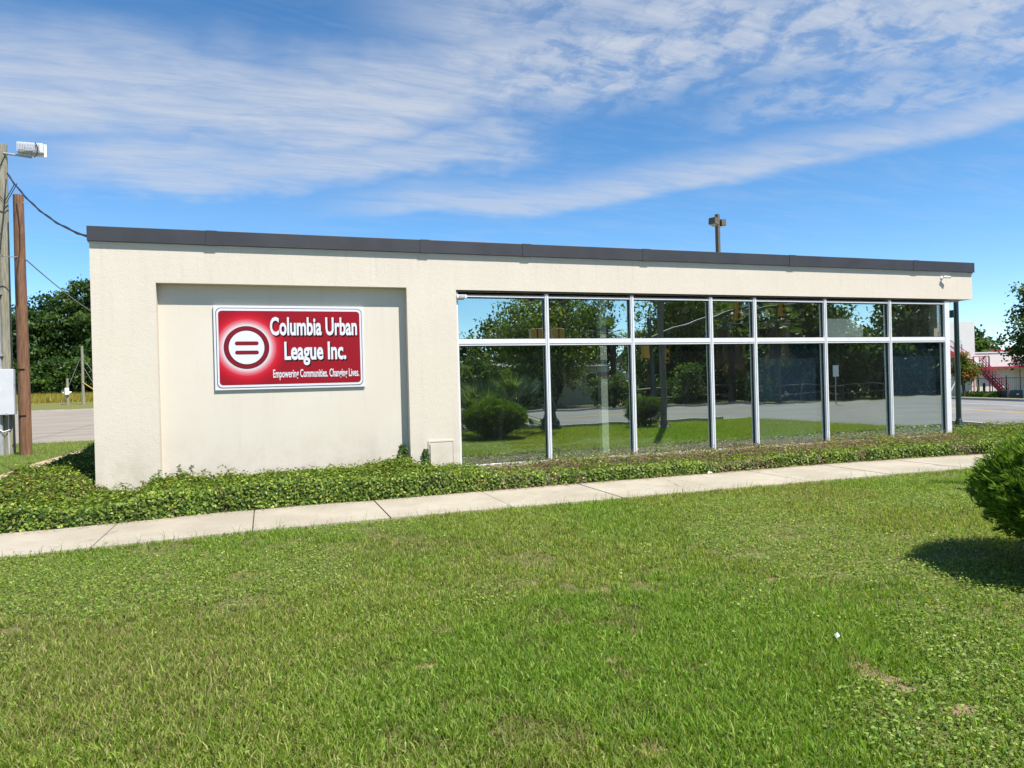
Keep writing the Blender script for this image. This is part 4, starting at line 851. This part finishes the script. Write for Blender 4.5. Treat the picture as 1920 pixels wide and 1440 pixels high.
MB().lathe([(.07, 0), (.12, .03), (.15, .25), (.08, .36), (.02, .46)], (0, 0, 3.72), 14).build('lantern', M_['green'], gp, True)
MB().box(-.14, -.08, -.02, .10, 3.0, 3.2).build('bracket', M_['green'], gp)
g2 = green_post((8.6, -9.95, 0), 'ornate green lantern post by the front street with yellow pedestrian signals', [(.32, 0), (.32, .12), (.27, .18), (.27, .30), (.17, .42), (.14, .58), (.19, .70), (.18, .78), (.10, .96), (.08, 1.1)], 5.3, 'lantern_post')
MB().tube([(-.55, 0, 4.75), (-.4, 0, 5.1), (0, 0, 5.2), (.4, 0, 5.1), (.55, 0, 4.75)], .035, 8).build('crossarm', M_['green'], g2, True)
for s in (-1, 1):
    MB().lathe([(.07, -.62), (.12, -.55), (.19, -.12), (.16, 0), (.05, .08)], (s*.55, 0, 4.72), 14).build('lantern', M_['green'], g2, True)
    sb = MB().box(s*.42-.21, s*.42+.21, -.13, .10, 2.86, 3.28).build('pedestrian_signal', M_['sigyel'], g2, bevel=.025); MB().box(s*.42-.015, s*.42+.015, .1005, .112, 2.87, 3.27).build('seam', M_['black'], sb)
    MB().box(min(s*.08, s*.22), max(s*.08, s*.22), -.03, .03, 3.30, 3.36).build('signal_bracket', M_['sigyel'], g2)
sp_ = empty('steel_pole', (11.75, -8.24, 0), 0, 'plain brown-grey steel pole with bolted base near the front street', 'pole')
MB().tube([(0, 0, .05), (0, 0, 8.5)], [.105, .085], 14).build('shaft', M_['polesteel'], sp_, True)
MB().lathe([(.24, 0), (.24, .05), (.13, .12), (.11, .22)], n=8).build('base_plate', M_['polesteel'], sp_)
for a in range(4): MB().tube([(.19*math.cos(a*1.57+.78), .19*math.sin(a*1.57+.78), .0), (.19*math.cos(a*1.57+.78), .19*math.sin(a*1.57+.78), .13)], .02, 6).build('bolt', M_['bronze'], sp_)
# traffic signal mast across the street
ma = empty('signal_mast', (21.7, -26, 0), 0, 'green traffic signal mast with a long curved arm over the street', 'traffic signal')
MB().tube([(0, 0, 0), (0, 0, 5.2)], [.17, .12], 12).build('pole', M_['green'], ma, True); MB().lathe([(.34, 0), (.34, .2), (.22, .45), (.18, .7)], n=14).build('base', M_['green'], ma, True)
MB().tube([(0, 0, 3.9), (1.6, .0, 4.5), (4, 0, 5.2), (7, 0, 5.85), (10, 0, 6.25), (14, 0, 6.6)], [.11, .10, .085, .075, .065, .05], 10).build('arm', M_['ac'], ma, True)
MB().box(-.6, -.2, -.15, .2, 2.9, 3.6).build('pedestrian_signal', M_['sigyel'], ma, bevel=.03)
for x, z in ((6.3, 5.72), (9.3, 6.12), (.9, 3.1)):
    hd = MB().box(x-.19, x+.19, -.12, .12, z-.55, z+.55).build('signal_head', M_['sigyel'], ma, bevel=.03, label='yellow three-section traffic signal head')
    for j in (-1, 0, 1): MB().tube([(x, .12, z+j*.36), (x, .33, z+j*.36-.01)], .135, 12, False).build('visor', M_['sigyel'], hd, True); MB().lathe([(.001, 0), (.12, 0), (.12, .01), (.001, .012)], n=12).build('signal_lens', M_['black'], hd).matrix_local = Matrix.Translation((x, .122, z+j*.36)) @ Matrix.Rotation(R(-90), 4, 'X')
rs = empty('road_sign', (30.0, -20.3, 0), R(25), 'small white rectangular road sign on a thin post across the junction', 'sign')
MB().tube([(0, 0, 0), (0, 0, 2.2)], .03, 6).build('post', M_['galv'], rs); MB().box(-.16, .16, .032, .045, 1.5, 2.2).build('plate', M_['white'], rs)
# railing across the street
def railing(x0, x1, y, label):
    o = empty('railing', (x0, y, 0), 0, label, 'railing'); n = max(2, int((x1-x0)/1.6)+1)
    for i in range(n): MB().tube([((x1-x0)*i/(n-1), 0, 0), ((x1-x0)*i/(n-1), 0, 1.0)], .035, 6).build('post', M_['bronze'], o)
    for z in (.55, 1.0): MB().tube([(0, 0, z), (x1-x0, 0, z)], .03, 6).build('rail', M_['bronze'], o)
railing(20.5, 27.4, -26.35, 'low brown metal railing in front of the leafy bush across the street')
railing(29.6, 40, -26.5, 'long low metal railing beyond the fan palms across the street')
# houses across the street
def house(name, loc, w, d, h, rh, mw, label):
    o = empty(name, loc, 0, label, 'house')
    MB().box(-w/2, w/2, -d, 0, 0, h).build('wall', mw, o)
    MB().add([(-w/2-.3, .3, h), (w/2+.3, .3, h), (w/2+.3, -d-.3, h), (-w/2-.3, -d-.3, h), (-w/2-.3, -d/2, h+rh), (w/2+.3, -d/2, h+rh)], [(0, 1, 5, 4), (2, 3, 4, 5), (1, 2, 5), (3, 0, 4), (3, 2, 1, 0)]).build('roof', M_['roofgrey'], o)
    for x in np.arange(-w/2+1.3, w/2-1, 2.6):
        wd = MB().box(x-.45, x+.45, .002, .05, 1.0, 2.2).build('window', M_['white'], o); MB().box(x-.38, x+.38, .0502, .056, 1.07, 2.13).build('window_glass', M_['inwall'], wd)
    return o
house('white_house', (36.2, -44.5, 0), 9, 6, 3.2, 1.7, M_['block'], 'white house with grey gable roof across the street')
h2 = house('low_building', (20.3, -37, 0), 8, 5, 2.7, .4, M_['blockcream'], 'pale low building with a red door behind the oak')
MB().box(3.0, 3.95, .003, .06, 0, 2.2).build('door', M_['reddoor'], h2)

# ------------------------------------------------------------------ white building with red stairs on the right
wb = empty('white_building', (56.57, 32.84, -.80), -yaw, 'white painted block building with taller wing and red outside stairs', 'building')
MB().box(-14, .10, 0, 12, -.5, 6.5).build('tall_wing', M_['block'], wb)
MB().box(.103, 3.6, .3, 14, -.5, 3.8).build('low_wing', M_['block'], wb); MB().box(3.603, 18, .8, 14, -.5, 3.79).build('low_wing', M_['block'], wb)
MB().box(3.65, 18, -1.8, .79, 2.52, 2.68).build('canopy', M_['red'], wb); MB().box(.102, 18.05, .25, .60, 3.801, 3.90).build('parapet', M_['block'], wb); MB().box(2.6, 5.4, 1.2, 2.2, 3.80, 4.05).build('roof_ridge', M_['red'], wb)
MB().box(-2.6, -1.0, -.03, -.001, 2.3, 5.0).build('doorway', M_['boxgrey'], wb); MB().tube([(-1.25, -.4, 2.3), (-1.25, -.4, 4.6)], .05, 6).build('vent_pipe', M_['galv'], wb)
# stairs: landing on the wall, one flight down to the right, one flight up to the left
def stair(a, b, wv, n, rail=1.0, name='flight'):
    a, b, wv = Vector(a), Vector(b), Vector(wv)
    fl_ = MB().bar(a, b, .07, .32).build('stringer', M_['red'], wb); MB().bar(a+wv, b+wv, .07, .32).build('stringer', M_['red'], wb)
    for i in range(n):
        p = a.lerp(b, (i+.5)/n); MB().obox(p+wv*.5, wv*.48, (.13, 0, 0), (0, 0, .02)).build('tread', M_['galv'], wb)
    for q in (Vector(), wv):
        for hh in (.5, 1.0): MB().tube([a+q+Vector((0, 0, hh)), b+q+Vector((0, 0, hh))], .028, 6).build('handrail', M_['red'], wb)
        for i in range(5): p = a.lerp(b, i/4)+q; MB().tube([p, p+Vector((0, 0, 1.0))], .025, 6).build('baluster', M_['red'], wb)
stair((.35, -.5, 2.45), (1.75, -1.6, .15), (-.82, -.9, 0), 11)
stair((-3.6, -.15, 4.6), (-1.0, -.15, 2.75), (0, -.9, 0), 12)
MB().box(-1.0, .40, -1.45, -.05, 2.42, 2.52).build('landing', M_['red'], wb); MB().box(.45, 3.6, -.3, .25, 2.48, 2.64).build('beam', M_['red'], wb)
for x in (-.95, .35): MB().tube([(x, -1.4, 0), (x, -1.4, 3.5)], .05, 6).build('landing_post', M_['red'], wb)
MB().tube([(-.95, -1.4, 3.5), (.35, -1.4, 3.5)], .03, 6).build('handrail', M_['red'], wb)
for x in (1.1, 1.35): MB().tube([(x, .2, 2.66), (x, .2, 3.7)], .03, 5).build('conduit', M_['boxgrey'], wb)
fc = empty('iron_fence', (50.6, 28.0, -.62), -yaw, 'black metal fence in front of the red stairs', 'fence')
for i in range(9): MB().tube([(-2.0+i*1.05, 0, -.3), (-2.0+i*1.05, 0, 1.75 if i < 5 else 2.2)], .035, 6).build('post', M_['fence'], fc)
for z in (.2, 1.55): MB().tube([(-2.0, 0, z), (6.4, 0, z)], .022, 5).build('rail', M_['fence'], fc)
for i in range(60): MB().tube([(-1.95+i*.14, 0, .2), (-1.95+i*.14, 0, 1.6)], .008, 4).build('picket', M_['fence'], fc)
ub = empty('utility_box', (49.3, 24.5, -.50), -yaw, 'dark green pad-mounted utility box under the shade tree', 'utility box')
MB().box(-.55, .55, -.4, .4, 0, .62).build('cabinet', M_['ac'], ub, bevel=.02); MB().box(-.6, .6, -.45, .45, -.1, -.0).build('pad', M_['kerb'], ub); MB().box(.1, .25, -.412, -.4005, .3, .38).build('label_plate', M_['white'], ub)
bo = empty('bollard', (48.5, 26.3, -.42), 0, 'short yellow bollard on the grass beyond the cross street', 'bollard')
MB().tube([(0, 0, -.1), (0, 0, .82), (0, 0, .88)], [.10, .10, .05], 10).build('post', M_['bollard'], bo, True); MB().lathe([(.14, 0), (.14, .04), (.10, .06)], n=10).build('base', M_['kerb'], bo)
bo = empty('dark_bollard', (48.95, 26.2, -.42), 0, 'short black bollard next to the yellow one', 'bollard')
MB().tube([(0, 0, -.1), (0, 0, 1.0), (0, 0, 1.06)], [.09, .09, .05], 10).build('post', M_['fence'], bo, True); MB().lathe([(.14, 0), (.14, .04), (.09, .06)], n=10).build('base', M_['kerb'], bo)
def groundcover(loc, w, d, h, n, label, cols):
    o = empty('ground_cover', loc, -yaw, label, 'plant'); P = rng.uniform(-1, 1, (n, 3))*[w/2, d/2, 0]; P[:, 2] = h*rng.random(n)*np.sqrt(np.clip(1-(P[:, 0]/(w/2))**4, .1, 1))
    Lf = rng.uniform(.08, .16, n); leaves('foliage', P, rdir(n)+[0, 0, .4], unit(rdir(n)+[0, 0, .8]), Lf, Lf*.5, pal(cols, n), L_tree, o)['kind'] = 'stuff'
groundcover((49.3, 25.5, -.45), 2.6, 1.2, .45, 2600, 'low bright green planting beside the yellow bollard', BR)
groundcover((47.9, 26.1, -.40), 1.9, .9, .42, 2200, 'dark low planting bed beside the cross street pavement', DK)
